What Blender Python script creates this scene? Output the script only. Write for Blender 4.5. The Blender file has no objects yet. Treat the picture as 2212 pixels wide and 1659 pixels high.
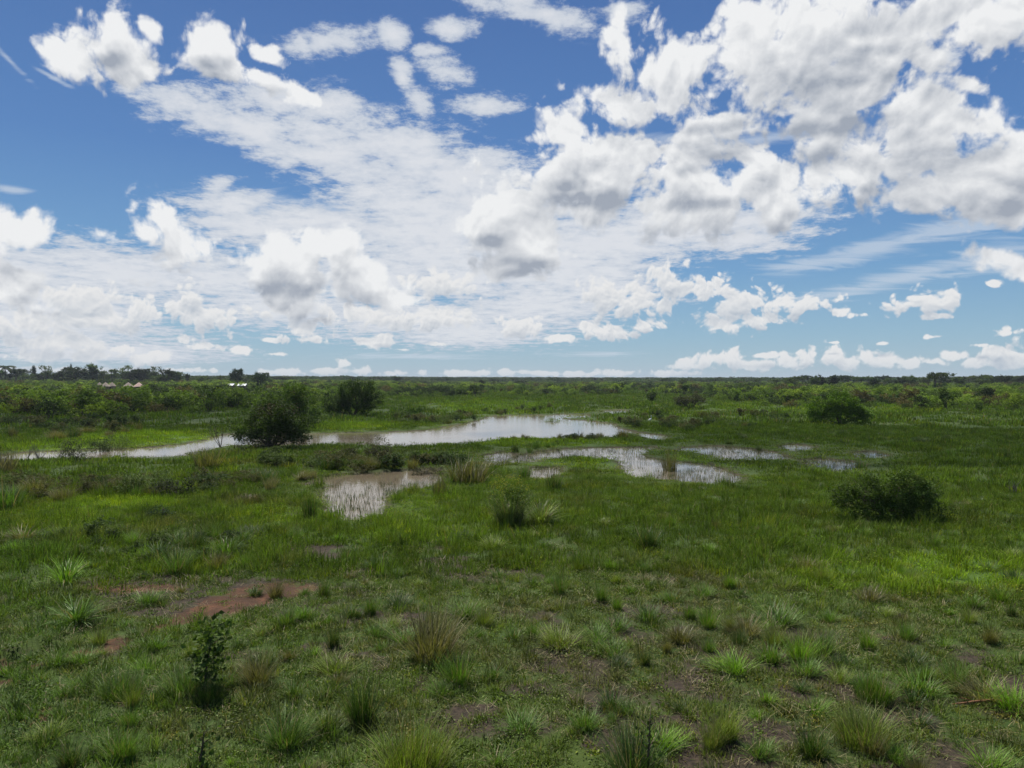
import bpy, math, random
import numpy as np
from mathutils import Vector
R = math.radians
rng = np.random.default_rng(7)
random.seed(7)
scene = bpy.context.scene
C = scene.collection

# ------------------------------------------------------------------ camera
W0, H0, FPX = 2212.0, 1659.0, 1587.0      # measuring frame of the photograph and its focal length
CAM_Z = 6.0
YH = 824.0                                # horizon row
PITCH = math.atan((H0/2 - YH)/FPX)
cam_d = bpy.data.cameras.new('camera'); cam = bpy.data.objects.new('camera', cam_d); C.objects.link(cam)
cam_d.sensor_width = 36; cam_d.lens = 36*FPX/W0; cam_d.clip_start = 0.1; cam_d.clip_end = 30000
cam.location = (0, 0, CAM_Z); cam.rotation_euler = (R(90) - PITCH, 0, 0)
scene.camera = cam
# ------------------------------------------------------------------ colour management
vs = scene.view_settings
vs.view_transform = 'Standard'; vs.look = 'None'; vs.exposure = 0.38; vs.gamma = 1
# ------------------------------------------------------------------ sun
SUN_EL, SUN_AZ = 64.0, -22.0              # azimuth from +Y, positive to the right
sl = bpy.data.lights.new('sun', 'SUN'); sun = bpy.data.objects.new('sun', sl); C.objects.link(sun)
sl.energy = 5.0; sl.angle = R(0.53); sl.color = (1.0, 0.95, 0.87)
sd = Vector((math.sin(R(SUN_AZ))*math.cos(R(SUN_EL)), math.cos(R(SUN_AZ))*math.cos(R(SUN_EL)), math.sin(R(SUN_EL))))
sun.rotation_euler = sd.to_track_quat('Z', 'Y').to_euler(); sun.location = (0, 0, 60)

def ray(px, py):
    dx = (px - W0/2)/FPX; dz = (H0/2 - py)/FPX
    y = math.cos(PITCH) + dz*math.sin(PITCH); z = dz*math.cos(PITCH) - math.sin(PITCH)
    return dx, y, z

# ------------------------------------------------------------------ world: sky with clouds
world = bpy.data.worlds.new('World'); scene.world = world; world.use_nodes = True
nt = world.node_tree; nt.nodes.clear()
def N(t, **kw):
    n = nt.nodes.new(t)
    for k, v in kw.items(): setattr(n, k, v)
    return n
def setin(n, i, v):
    if isinstance(v, bpy.types.NodeSocket): nt.links.new(v, n.inputs[i])
    else: n.inputs[i].default_value = v
def M(op, a, b=0.0, c=0.0, clamp=False):
    n = N('ShaderNodeMath', operation=op); n.use_clamp = clamp
    setin(n, 0, a); setin(n, 1, b); setin(n, 2, c); return n.outputs[0]
def V(op, a, b=(0, 0, 0), c=None):
    n = N('ShaderNodeVectorMath', operation=op); setin(n, 0, a); setin(n, 1, b)
    if c is not None: setin(n, 2, c)
    return n.outputs[0]
def MR(v, a, b, c=0.0, d=1.0, t='SMOOTHSTEP'):
    n = N('ShaderNodeMapRange', interpolation_type=t); n.clamp = True
    setin(n, 0, v); setin(n, 1, a); setin(n, 2, b); setin(n, 3, c); setin(n, 4, d); return n.outputs[0]
def CMB(x, y, z=0.0):
    n = N('ShaderNodeCombineXYZ'); setin(n, 0, x); setin(n, 1, y); setin(n, 2, z); return n.outputs[0]
def NOISE(v, scale, detail, rough, out=0, dist=0.0, dim='2D', lac=2.0):
    n = N('ShaderNodeTexNoise', noise_dimensions=dim); nt.links.new(v, n.inputs['Vector'])
    n.inputs['Scale'].default_value = scale; n.inputs['Detail'].default_value = detail
    n.inputs['Roughness'].default_value = rough; n.inputs['Distortion'].default_value = dist
    n.inputs['Lacunarity'].default_value = lac
    return n.outputs[out]
def VOR(v, scale, detail, rough=0.5):
    n = N('ShaderNodeTexVoronoi', voronoi_dimensions='2D', feature='SMOOTH_F1'); nt.links.new(v, n.inputs['Vector'])
    n.inputs['Scale'].default_value = scale; n.inputs['Detail'].default_value = detail
    n.inputs['Roughness'].default_value = rough; n.inputs['Smoothness'].default_value = 0.35
    return n.outputs['Distance']
def MIX(f, a, b):
    n = N('ShaderNodeMix', data_type='RGBA'); setin(n, 0, f); setin(n, 6, a); setin(n, 7, b); return n.outputs[2]

tc = N('ShaderNodeTexCoord')
dirv = V('NORMALIZE', tc.outputs['Generated'])
sp = N('ShaderNodeSeparateXYZ'); nt.links.new(dirv, sp.inputs[0])
X, Y, Z = sp.outputs
AZ = M('ARCTAN2', X, Y); EL = M('ARCSINE', Z)
P0 = CMB(AZ, EL)

def azel(px, py):
    x, y, z = ray(px, py); l = math.sqrt(x*x + y*y + z*z)
    return math.atan2(x, y), math.asin(z/l)
# cumulus, large: x, y, rx, ry, rot(deg, clockwise in the picture)
BIG = [
 (240,45,50,52,0),(150,118,66,38,0),(252,112,78,58,0),(272,170,56,42,20),(325,62,40,22,35),(325,148,36,44,-20),
 (452,92,80,56,0),(490,142,74,32,10),(575,122,42,22,0),(585,178,80,24,15),(660,205,60,22,20),
 (1350,112,56,66,0),(1395,165,60,40,0),(1490,150,110,66,0),(1610,125,150,90,0),(1760,40,150,90,0),(1850,100,200,100,0),(2040,45,220,80,0),(2230,20,140,90,0),
 (1740,130,360,112,-4),(2010,320,270,92,0),(1320,370,190,100,0),(1560,410,190,84,0),(1460,220,190,64,0),(2120,60,220,80,0),
 (1720,200,190,74,0),(1650,60,90,60,0),(1560,170,120,60,0),(1460,185,90,50,0),(1800,150,220,90,0),(2000,120,90,50,30),(1980,230,130,40,0),(1480,300,80,24,0),(1380,330,110,50,0),(1400,440,140,40,0),(1300,450,110,40,0),(1620,340,70,34,0),(1660,430,110,50,0),(1900,340,120,50,-15),(2050,400,150,44,0),(1430,232,150,52,0),(1560,262,160,40,0),(1880,190,150,70,0),(1330,225,70,40,0),(2090,180,60,26,30),(1760,265,120,36,0),
 (1235,300,76,54,0),(1250,370,110,76,0),(1330,400,120,70,0),(1480,372,110,58,0),(1600,400,120,66,0),(1540,445,150,56,0),(1690,460,90,44,0),(1700,395,60,40,20),
 (2080,270,150,62,0),(1950,310,130,60,0),(2100,350,160,64,0),(1830,370,120,50,-10),(2190,330,100,90,0),(2160,430,110,50,0),(1640,320,30,18,0),(1760,385,50,22,0),
 (1072,470,88,74,0),(1020,490,70,50,0),(1130,520,90,54,0),(1090,572,96,30,0),
 (316,498,66,62,0),(245,515,72,40,0),(380,530,80,42,0),(35,510,72,46,0),(345,470,45,38,0),
 (600,535,60,44,0),(560,570,60,40,0),(640,580,90,60,0),(682,535,40,40,0),(735,550,52,54,0),(790,610,66,50,0),(690,630,120,58,0),(840,645,80,46,0),
 (30,620,76,42,0),
 
 
 (2180,560,60,24,20),(2212,590,40,24,0),(2205,470,70,60,0)]
# cumulus, small and far
SMALL = [(150,645,110,42,0),(210,690,150,36,0),(300,680,66,40,0),(50,700,110,36,0),(130,740,150,24,0),(410,640,36,34,0),(440,685,88,34,0),(385,665,40,28,0),(930,690,110,30,0),(640,670,80,26,0),(780,685,110,30,0),(1300,640,48,44,0),(1370,655,90,42,0),(1445,612,52,44,0),(1520,635,80,40,0),(1600,655,90,34,0),(1700,655,110,22,0),(1640,690,70,18,0),(2000,650,86,30,0),(950,615,100,30,0),

 (1570,705,56,20),(1395,700,48,18),(1305,718,56,24),(1270,708,30,16),(1820,675,30,16),(1845,680,30,10),(2018,683,34,8),(2150,608,22,10),(1720,668,30,10),
 (1480,788,34,16),(1530,780,30,20),(1575,775,36,22),(1625,786,50,14),(1650,768,60,8),(1700,782,40,20),(1742,772,30,22),(1800,770,34,26),(1835,785,40,16),(1870,775,36,20),(1920,780,36,16),(1960,784,40,14),(2010,782,50,12),(2060,770,34,14),(2110,782,40,14),(2160,758,46,22),(2170,722,40,15),(2200,780,50,20),(2020,728,28,6),(1905,742,20,5),(1800,740,14,3),(2120,745,24,6),
 (1340,805,60,9),(1250,808,60,7),(1450,806,70,8),(1010,806,90,8),(1100,804,40,9),(870,806,60,8),(700,800,60,9),(740,784,18,12),(620,804,60,8),(1180,806,40,7),(780,802,30,10),
 (525,755,40,10),(650,715,46,24),(660,732,50,10),(430,748,34,10),(400,735,24,12),(810,742,56,14),(830,726,24,8),(1125,708,54,26),(1210,730,44,10),(945,743,24,6),(870,755,20,4),(320,775,50,14),(345,768,30,12),(200,770,90,12),(60,770,90,12),(260,752,36,14),(590,765,24,5),(580,735,24,6),(150,800,200,9),(400,800,80,6)]
# thin broken sheets
SHEET = [(470,405,50,26,-20),(2040,120,60,30,0),(850,78,36,30,20),(972,64,54,26,0),(905,222,40,36,30),(655,95,22,50,-35),(930,110,40,18,0),(870,165,26,44,-20),(1060,225,90,24,0),
 (420,235,150,56,10),(560,290,150,52,20),(600,220,150,40,5),(720,330,170,76,15),(700,230,80,50,0),(880,330,190,80,0),(830,410,190,60,0),(990,380,190,90,0),(1010,470,200,90,0),(1180,560,200,110,0),(1300,520,220,70,0),(1480,500,180,50,0),(900,500,220,60,0),(1180,30,150,44,12),(1040,230,110,26,0),(700,90,110,40,-10),(500,440,110,50,0),(560,490,160,40,0),(250,570,330,44,0),(60,590,200,50,0),(480,600,160,50,0),(1000,600,150,60,0),(1150,660,170,60,0),(1000,720,200,30,0),(680,480,140,50,0),(160,640,200,50,0),(960,150,60,40,20),(1240,450,150,90,0),(1000,560,230,90,0),(1600,480,160,40,0),(1350,30,60,30,0),(1300,600,150,60,0),(1600,520,120,34,0),(820,590,200,70,0),(620,660,200,50,0),(250,600,300,70,0),(100,700,300,60,0),(250,760,260,26,0),(1150,500,160,120,0),(1450,480,250,50,0),(860,440,180,70,0),(900,690,260,40,0)]
WISP = [(1900,530,260,26,-14),(2080,490,200,34,-6),(1950,600,330,24,-12),(2120,560,150,40,-8),(1750,570,130,20,-5),(20,130,70,10,40),(110,165,60,7,20),(20,408,60,9,0),(640,460,200,40,5),(1290,765,120,6,0),(1650,300,160,16,0),(900,770,200,8,0),(1500,300,150,14,5)]

# grey bases of the larger cumulus
SHADE = [(1095,578,100,26),(1050,520,60,16),(300,548,90,14),(1290,432,120,24),(1230,400,60,16),(1520,442,100,18),(1960,345,170,26),(2100,340,110,24),(1720,285,200,22),(1560,275,90,16),(1950,40,150,40),(1800,170,160,40,-20),(620,625,90,20),(760,660,60,26),(690,690,60,12),(920,632,90,12),(1360,680,110,12),(1550,668,120,12),(2000,668,60,8),(60,650,60,12),(200,730,150,12),(120,770,120,10),(2190,450,50,30),(450,705,60,8),(240,130,60,20,-20),(460,135,50,16),(800,690,90,10),(150,680,90,8),(1850,260,90,14)]
def blobfield(Pv, blobs, k):
    acc = None
    for b in blobs:
        px, py, rx, ry = b[:4]; rot = b[4] if len(b) > 4 else 0
        a, e = azel(px, py)
        a1, e1 = azel(px + 10, py); a2, e2 = azel(px, py - 10)
        sx = rx*abs(a1 - a)/10; sy = ry*abs(e2 - e)/10
        m = N('ShaderNodeMapping', vector_type='TEXTURE')
        if acc is None: nt.links.new(Pv, m.inputs[0])
        else:                       # chained so that the shader compiler keeps few values alive
            nt.links.new(V('MULTIPLY_ADD', acc, (0, 0, 1e-6), Pv), m.inputs[0])
        m.inputs[1].default_value = (a, e, 0); m.inputs[2].default_value = (0, 0, R(-rot)); m.inputs[3].default_value = (sx, sy, 1)
        ln = N('ShaderNodeVectorMath', operation='LENGTH'); nt.links.new(m.outputs[0], ln.inputs[0])
        r = ln.outputs['Value']
        acc = r if acc is None else M('SMOOTH_MIN', acc, r, k)
    return acc

UPL, UPS = 0.038, 0.010
K = 10.0
def col(r, g, b): return (r*K, g*K, b*K, 1)
# clear sky: Nishita, with the milky blue of humid air towards the horizon
sky = N('ShaderNodeTexSky', sky_type='NISHITA'); sky.sun_disc = False
sky.sun_elevation = R(SUN_EL); sky.sun_rotation = R(SUN_AZ)
sky.altitude = 300; sky.air_density = 1.0; sky.dust_density = 0.6; sky.ozone_density = 1.6
SKY_STR = 0.0775      # the exposure above makes up for it
rmp = N('ShaderNodeValToRGB'); nt.links.new(M('MULTIPLY', EL, 1.0/0.6, clamp=True), rmp.inputs[0])
stops = [(0.0, (.36, .50, .61)), (0.05, (.30, .47, .60)), (0.10, (.25, .44, .60)), (0.24, (.145, .33, .58)), (0.48, (.080, .21, .49)), (0.77, (.056, .150, .40)), (1.0, (.05, .135, .37))]
while len(rmp.color_ramp.elements) < len(stops): rmp.color_ramp.elements.new(0.5)
for el_, (p_, c_) in zip(rmp.color_ramp.elements, stops): el_.position = p_; el_.color = (*c_, 1)
air = V('SCALE', rmp.outputs[0]); air.node.inputs[3].default_value = K
skyc = MIX(MR(Z, 0.5, 0.8, 0.85, 0.0, 'LINEAR'), sky.outputs[0], air)
zi = M('DIVIDE', 1.0, M('ADD', M('MAXIMUM', Z, 0.0), 0.10))
PP = CMB(M('MULTIPLY', X, zi), M('MULTIPLY', Y, zi))
def bgnode(c):
    n = N('ShaderNodeBackground'); nt.links.new(c, n.inputs[0]); n.inputs[1].default_value = SKY_STR; return n.outputs[0]
# sky outside the framed part: loose broken cloud
def outside():
    return bgnode(MIX(MR(NOISE(PP, 0.9, 5, 0.6), 0.52, 0.68, 0, 0.75), skyc, col(0.66, 0.68, 0.72)))
# noise shared by the tiles
PL = V('ADD', P0, (-0.004, UPL, 0)); PS = V('ADD', P0, (-0.003, UPS, 0))
PLs = V('ADD', P0, (0, 0.009, 0)); PSs = V('ADD', P0, (-0.001, 0.003, 0))
def puffnoise(Pv, s):
    w = NOISE(Pv, 5*s, 2, 0.5, out=1)
    q = V('MULTIPLY_ADD', w, (0.09/s, 0.09/s, 0), Pv)
    n1 = NOISE(q, 11*s, 8, 0.60)
    n = N('ShaderNodeTexVoronoi', voronoi_dimensions='2D', feature='F1'); nt.links.new(q, n.inputs['Vector'])
    n.inputs['Scale'].default_value = 15*s; n.inputs['Detail'].default_value = 2.0; n.inputs['Roughness'].default_value = 0.5
    return M('ADD', M('MULTIPLY', M('SUBTRACT', n.outputs['Distance'], 0.42), 1.05), M('MULTIPLY', M('SUBTRACT', n1, 0.5), 2.3))
pb0 = puffnoise(P0, 1.0); pbS = puffnoise(PS, 1.0)
ps0 = puffnoise(P0, 3.4); psS = puffnoise(PSs, 3.4)
dB = M('SUBTRACT', pbS, pb0); dS = M('SUBTRACT', psS, ps0)
nsh = NOISE(PP, 8.0, 8, 0.70); nsh2 = NOISE(PP, 1.6, 3, 0.5)
sh0 = M('ADD', M('MULTIPLY', M('SUBTRACT', nsh, 0.5), 2.6), M('MULTIPLY', M('SUBTRACT', nsh2, 0.5), 1.2))
sh0 = M('ADD', sh0, MR(EL, 0.14, 0.40, 0.97, 0.66))
PW = V('MULTIPLY', PP, (1.0, 2.6, 1.0)); nw = NOISE(PW, 2.6, 7, 0.62, dist=0.8)
w0 = M('ADD', M('MULTIPLY', M('SUBTRACT', nw, 0.5), 2.2), 0.85)

def inside(blobs, x0, x1, y0, y1, ex):
    r_ = []
    for b in blobs:
        px, py, rx, ry = b[:4]; rot = R(b[4]) if len(b) > 4 else 0
        hx = ex*math.hypot(rx*math.cos(rot), ry*math.sin(rot)); hy = ex*math.hypot(rx*math.sin(rot), ry*math.cos(rot))
        if px + hx > x0 and px - hx < x1 and py + hy > y0 - 10 and py - hy < y1 + 10: r_.append(b)
    return r_
SHARED = [('P0', 'NodeSocketVector'), ('PL', 'NodeSocketVector'), ('EL', 'NodeSocketFloat'), ('skyc', 'NodeSocketColor'), ('pb0', 'NodeSocketFloat'), ('ps0', 'NodeSocketFloat'),
          ('dB', 'NodeSocketFloat'), ('dS', 'NodeSocketFloat'), ('sh0', 'NodeSocketFloat'), ('w0', 'NodeSocketFloat')]
def tile(x0, x1, y0, y1):
    """one part of the sky as a node group (small groups build fast)"""
    global nt
    outer = nt; vals = [globals()[k] for k, _ in SHARED]
    ng = bpy.data.node_groups.new('sky_part', 'ShaderNodeTree')
    for k, ty in SHARED: ng.interface.new_socket(k, in_out='INPUT', socket_type=ty)
    ng.interface.new_socket('Shader', in_out='OUTPUT', socket_type='NodeSocketShader')
    nt = ng; gi = N('NodeGroupInput')
    res = tile_nodes(x0, x1, y0, y1, *[gi.outputs[k] for k, _ in SHARED])
    go = N('NodeGroupOutput'); ng.links.new(res, go.inputs[0])
    nt = outer; g_ = N('ShaderNodeGroup'); g_.node_tree = ng
    for i_, v in enumerate(vals): nt.links.new(v, g_.inputs[i_])
    return g_.outputs[0]
def tile_nodes(x0, x1, y0, y1, P0, PL, EL, skyc, pb0, ps0, dB, dS, sh0, w0):
    c = skyc
    bl = inside(WISP, x0, x1, y0, y1, 1.9)
    if bl:
        aW = MR(M('SUBTRACT', w0, blobfield(P0, bl, 0.2)), -0.3, 0.8, 0.0, 0.62)
        c = MIX(aW, c, col(0.60, 0.67, 0.76))
    bl = inside(SHEET, x0, x1, y0, y1, 2.2)
    if bl:
        f = M('SUBTRACT', sh0, blobfield(P0, bl, 0.25))
        c = MIX(MR(f, -0.45, 0.32, 0.0, 0.95), c, MIX(MR(f, 0.0, 1.0), col(0.58, 0.63, 0.71), col(0.74, 0.76, 0.80)))
    bl = inside(SMALL, x0, x1, y0, y1, 1.8)
    if bl and y1 > 600:
        rs0_ = blobfield(P0, bl, 0.2)
        f = M('ADD', rs0_, M('MULTIPLY', ps0, 0.9))
        aS = M('MULTIPLY', MR(f, 1.35, 0.85), MR(EL, 0.004, 0.04, 0.75, 0.97))
        gr = M('MULTIPLY', M('SUBTRACT', blobfield(V('ADD', P0, (0, 0.014, 0)), bl, 0.2), rs0_), 0.55)
        lit = MR(M('ADD', M('ADD', M('MULTIPLY', dS, 0.6), gr), MR(f, 0.2, 1.3, 0.38, 0.85, 'LINEAR')), 0.0, 1.0, 0, 1, 'LINEAR')
        c = MIX(aS, c, MIX(lit, col(0.44, 0.50, 0.58), col(0.82, 0.82, 0.82)))
    bl = inside(BIG, x0, x1, y0, y1, 1.7)
    if bl:
        rb0 = blobfield(P0, bl, 0.36)
        bl2 = inside(BIG, x0, x1, y0 - UPL*FPX, y1 - UPL*FPX*0.5, 1.7)
        rbL = blobfield(PL, bl2 or bl, 0.36)
        f = M('ADD', M('ADD', rb0, M('MULTIPLY', pb0, 1.0)), M('MULTIPLY', ps0, 0.38))
        aB = MR(f, 1.66, 1.06)
        lit = M('ADD', M('MULTIPLY', M('SUBTRACT', rbL, rb0), 0.55), M('ADD', M('MULTIPLY', dB, 0.75), M('MULTIPLY', dS, 0.13)))
        sb = inside(SHADE, x0, x1, y0, y1, 1.6)
        if sb: lit = M('SUBTRACT', lit, M('MULTIPLY', MR(blobfield(P0, sb, 0.15), 1.35, 0.2), 0.50))
        lit = MR(M('ADD', lit, MR(f, 0.1, 1.6, 0.42, 0.84, 'LINEAR')), 0.0, 1.0, 0, 1, 'LINEAR')
        c = MIX(aB, c, MIX(lit, col(0.35, 0.39, 0.46), col(0.86, 0.87, 0.88)))
    return bgnode(c)
def switch(cond, if0, if1):
    n = N('ShaderNodeMixShader'); nt.links.new(cond, n.inputs[0]); nt.links.new(if0, n.inputs[1]); nt.links.new(if1, n.inputs[2]); return n.outputs[0]
COLS = [-400, 240, 480, 720, 960, 1200, 1440, 1680, 1940, 2612]; ROWS = [-260, 560, 830]
EROW = azel(W0/2, ROWS[1])[1]
def az_of(px): return azel(px, YH)[0]
def column(i):
    up = tile(COLS[i], COLS[i+1], -400, 640); lo = tile(COLS[i], COLS[i+1], 470, 830)
    return switch(M('GREATER_THAN', EL, EROW), lo, up)
def cols(i, j):
    if j - i == 1: return column(i)
    m = (i + j)//2
    a = cols(i, m); b = cols(m, j)
    return switch(M('GREATER_THAN', AZ, az_of(COLS[m])), a, b)
front = cols(0, len(COLS)-1)
isf = M('MULTIPLY', M('LESS_THAN', M('ABSOLUTE', AZ), R(46)), M('MULTIPLY', M('LESS_THAN', EL, R(40)), M('GREATER_THAN', EL, -0.02)))
wo = N('ShaderNodeOutputWorld'); nt.links.new(switch(isf, outside(), front), wo.inputs[0])
world.cycles.sampling_method = 'MANUAL'; world.cycles.sample_map_resolution = 512

SHADE_CLOUDS = True; HAZE = 1.0e-4
# ------------------------------------------------------------------ numeric helpers
def _h(ix, iy, seed):
    n = (ix.astype(np.int64)*374761393 + iy.astype(np.int64)*668265263 + seed*1442695041) & 0xffffffff
    n = ((n ^ (n >> 13))*1274126177) & 0xffffffff
    n = n ^ (n >> 16)
    return (n & 0xffff)/65535.0
def vnoise(x, y, seed=0):
    ix = np.floor(x); iy = np.floor(y); fx = x-ix; fy = y-iy
    fx = fx*fx*(3-2*fx); fy = fy*fy*(3-2*fy)
    a = _h(ix, iy, seed); b = _h(ix+1, iy, seed); c_ = _h(ix, iy+1, seed); d = _h(ix+1, iy+1, seed)
    return (a*(1-fx)+b*fx)*(1-fy) + (c_*(1-fx)+d*fx)*fy - 0.5
def fbm(x, y, seed=0, oct=4):
    s = 0; a = 1.0; t = 0
    for o in range(oct):
        s = s + a*vnoise(x*2**o, y*2**o, seed+o*17); t += a; a *= 0.5
    return s/t*2
def sstep(x, a, b):
    t = np.clip((x-a)/(b-a), 0, 1); return t*t*(3-2*t)
def ground_px(px, py, z=0.0):
    x, y, dz = ray(px, py); t = (z - CAM_Z)/dz
    return x*t, y*t
def to_px(x, y, z=0.0):
    y = np.maximum(np.asarray(y, float), 0.3); dz = z - CAM_Z
    cy = y*math.cos(PITCH) - dz*math.sin(PITCH); cz = y*math.sin(PITCH) + dz*math.cos(PITCH)
    return W0/2 + FPX*x/cy, H0/2 - FPX*cz/cy

# ------------------------------------------------------------------ water outlines (points of the photograph laid on the water level)
WZ = -0.14
WATER = [
 [(-120,990),(0,985),(60,978),(130,975),(230,971),(330,967),(400,960),(440,953),(470,944),(500,938),(560,937),(660,937),(760,935),(830,934),(920,931),(975,921),(1040,909),(1055,901),(1075,898),(1160,896.5),(1192,897),(1212,905),(1262,909),(1322,915),(1332,925),(1362,932),(1400,938),(1438,941),(1438,946),(1425,951),(1390,944),(1362,936),(1326,944),(1193,948),(1097,948),(1060,951),(1000,959),(920,963),(870,966),(800,962),(730,959),(660,963),(600,966),(540,962),(480,964),(440,976),(400,986),(330,990),(230,991),(100,993),(60,996),(0,999),(-120,1004)],
 [(1192,898),(1215,894.5),(1268,894.5),(1270,901),(1240,904),(1200,904)],
 [(1300,890),(1325,885),(1355,886),(1357,893),(1325,895)],
 [(1115,990),(1150,980),(1200,972),(1250,968.5),(1320,967.5),(1405,966),(1420,970),(1396,974),(1383,982),(1395,990),(1440,998),(1465,999),(1520,1003),(1558,1014),(1592,1032),(1585,1044),(1530,1046),(1481,1043),(1440,1040),(1408,1034),(1385,1032),(1362,1030),(1340,1020),(1350,1010),(1338,998),(1310,991),(1234,986),(1180,992),(1154,998),(1120,1000)],
 [(1455,975),(1490,968),(1531,964),(1580,966),(1631,971),(1670,978),(1700,987),(1690,993),(1640,994),(1576,994),(1545,988),(1523,981),(1490,978)],
 [(1685,965),(1715,960),(1752,964),(1756,974),(1725,976),(1695,973)],
 [(1735,994),(1780,991),(1822,996),(1858,1005),(1840,1016),(1812,1018),(1775,1012),(1750,1005)],
 [(1846,980),(1880,976),(1912,982),(1904,991),(1862,991)],
 [(690,1040),(705,1030),(760,1024),(817,1023),(870,1018),(935,1014),(952,1024),(950,1040),(925,1055),(880,1062),(840,1066),(828,1085),(820,1108),(790,1124),(745,1124),(712,1106),(700,1078),(708,1052)],
 [(1138,1022),(1155,1011),(1202,1010),(1210,1024),(1180,1034),(1148,1035)],
 [(1045,985),(1090,976),(1120,982),(1110,1000),(1070,1006)],
]
WP = [np.array([ground_px(a, b, WZ) for a, b in poly]) for poly in WATER]
def sdist(x, y):
    """signed distance to the water outlines, negative inside"""
    best = np.full(x.shape, 1e9)
    for P in WP:
        x0, y0 = P.min(0) - 30; x1, y1 = P.max(0) + 30
        m = (x > x0) & (x < x1) & (y > y0) & (y < y1)
        if not m.any(): continue
        xs, ys = x[m], y[m]; d = np.full(xs.shape, 1e9); ins = np.zeros(xs.shape, bool)
        for i in range(len(P)):
            ax, ay = P[i-1]; bx, by = P[i]
            ex, ey = bx-ax, by-ay; L = ex*ex+ey*ey + 1e-9
            t = np.clip(((xs-ax)*ex + (ys-ay)*ey)/L, 0, 1)
            d = np.minimum(d, np.hypot(xs-ax-t*ex, ys-ay-t*ey))
            cr = (ay > ys) != (by > ys)
            if ay != by:
                xc = (bx-ax)*(ys-ay)/(by-ay) + ax
                ins ^= cr & (xs < xc)
        d = np.where(ins, -d, d)
        best[m] = np.minimum(best[m], d)
    return best
def water_sd(x, y):
    s = sdist(x, y)
    D = np.hypot(x, y)
    return s + fbm(x*0.9, y*0.9, 5, 4)*np.clip(D/110, 0.15, 0.6)

def rise(x, y):
    D = np.hypot(x, y)
    az = np.arctan2(x, y)
    left = sstep(-az, 0.02, 0.35)
    r = sstep(D, 200, 480)*1.0 + sstep(D, 420, 760)*(0.6 + 2.4*left) + sstep(D, 900, 3000)*(9 + 3*sstep(-az, -0.3, 0.1))
    r = r + fbm(x/160, y/160, 21, 3)*sstep(D, 250, 900)*1.0
    return r
LED = np.array([ground_px(a, b, 0) for a, b in [(-260,1470),(-80,1448),(0,1432),(50,1412),(95,1396),(135,1384)]])
def ledge(x, y):
    d = np.full(x.shape, 99.0)
    ylow = np.interp(x, LED[:, 0], LED[:, 1])
    m = sstep(y - ylow, -0.05, 0.12)*(1 - sstep(y - ylow, 0.3, 2.6))*(1 - sstep(x, LED[-1, 0]-0.5, LED[-1, 0]+0.4))
    return m*0.24
def height(x, y, sd_=None):
    x = np.asarray(x, float); y = np.asarray(y, float)
    if sd_ is None: sd_ = water_sd(x, y)
    D = np.hypot(x, y)
    z = fbm(x/1.4, y/1.4, 3, 4)*0.05 + fbm(x/9, y/9, 9, 2)*0.05*sstep(D, 8, 30)
    z = np.maximum(z, -0.06)
    z = z*(1 - sstep(D, 200, 500)) + rise(x, y)
    bank = sstep(sd_, -0.9, 0.7)
    z = np.where(sd_ < 5, z*sstep(sd_, 0.0, 2.5) + (bank - 1)*0.5 + (bank > 0)*0 - 0.02, z)
    return z + ledge(x, y)
def hz(x, y): return float(height(np.array([x]), np.array([y]))[0])

def ell(px, py, lst):
    """largest of soft ellipses given in photo coordinates"""
    m = np.zeros(np.shape(px))
    for a in lst:
        cx, cy, rx, ry = a[:4]; rot = R(a[4]) if len(a) > 4 else 0; w = a[5] if len(a) > 5 else 1.0
        dx = px-cx; dy = py-cy
        u = (dx*math.cos(rot)+dy*math.sin(rot))/rx; v = (-dx*math.sin(rot)+dy*math.cos(rot))/ry
        m = np.maximum(m, w*(1 - sstep(np.hypot(u, v), 0.55, 1.15)))
    return m
RED = [(560,1285,150,26,-8,0.95),(480,1315,130,20,-10,1.0),(410,1335,70,12,-10,1.0),(640,1280,50,10,-10,0.9),(290,1270,130,13,0,0.8),(240,1395,70,18,-25,0.9),(330,1358,90,10,-18,0.9),(120,1425,100,9,-18,0.9),(0,1442,60,10,-15,0.9),(20,1475,30,7),(95,1535,22,7,-20),(85,1560,40,9,-25),(1160,1245,60,9,0,0.3)]
MUD = [(430,1290,290,48,-2,0.95),(300,1400,120,34,-15,0.7),(700,1192,110,20,5),(1080,1245,150,24,3),(940,1180,100,12),(1230,1210,80,16),(780,1240,80,16),(1000,1215,120,14),(350,1262,230,26),(620,1265,120,20),(1540,1250,60,10),(760,1330,110,20),(1240,1440,140,26),(1480,1380,130,34),(1080,1560,230,50),(1340,1520,150,40),(1640,1500,170,30),(1480,1470,120,30),(1750,1440,120,20),(1560,1640,160,40),(1320,1610,90,40),(1950,1560,120,26),(2180,1480,80,24),(2150,1600,100,30),(780,1440,90,40),(690,1400,60,20),(880,1350,60,30),(1900,1250,60,12,0,0.6),(560,1010,50,8,0,0.5),(670,1040,30,10)]
LUSH = [(60,1330,230,90),(250,1560,330,150),(560,1550,200,120),(120,1480,200,60),(700,1620,120,60),(0,1200,200,60)]
BRIGHT = [(2050,1240,220,50,0),(1800,1240,120,40,0,0.6),(300,948,190,18,0,1.0),(120,965,150,10,0,0.8),(750,918,110,12,0,0.7),(1180,955,200,12,0,0.8),(1240,1000,120,14,0,0.5),(270,1090,130,14,0,0.9),(900,1120,250,60,0,0.35),(1480,1000,90,14,0,0.5),(1050,880,160,16,0,0.5),(1780,880,300,18,0,0.5),(150,1130,150,50,0,0.4),(600,1120,120,30,0,0.35)]
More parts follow.
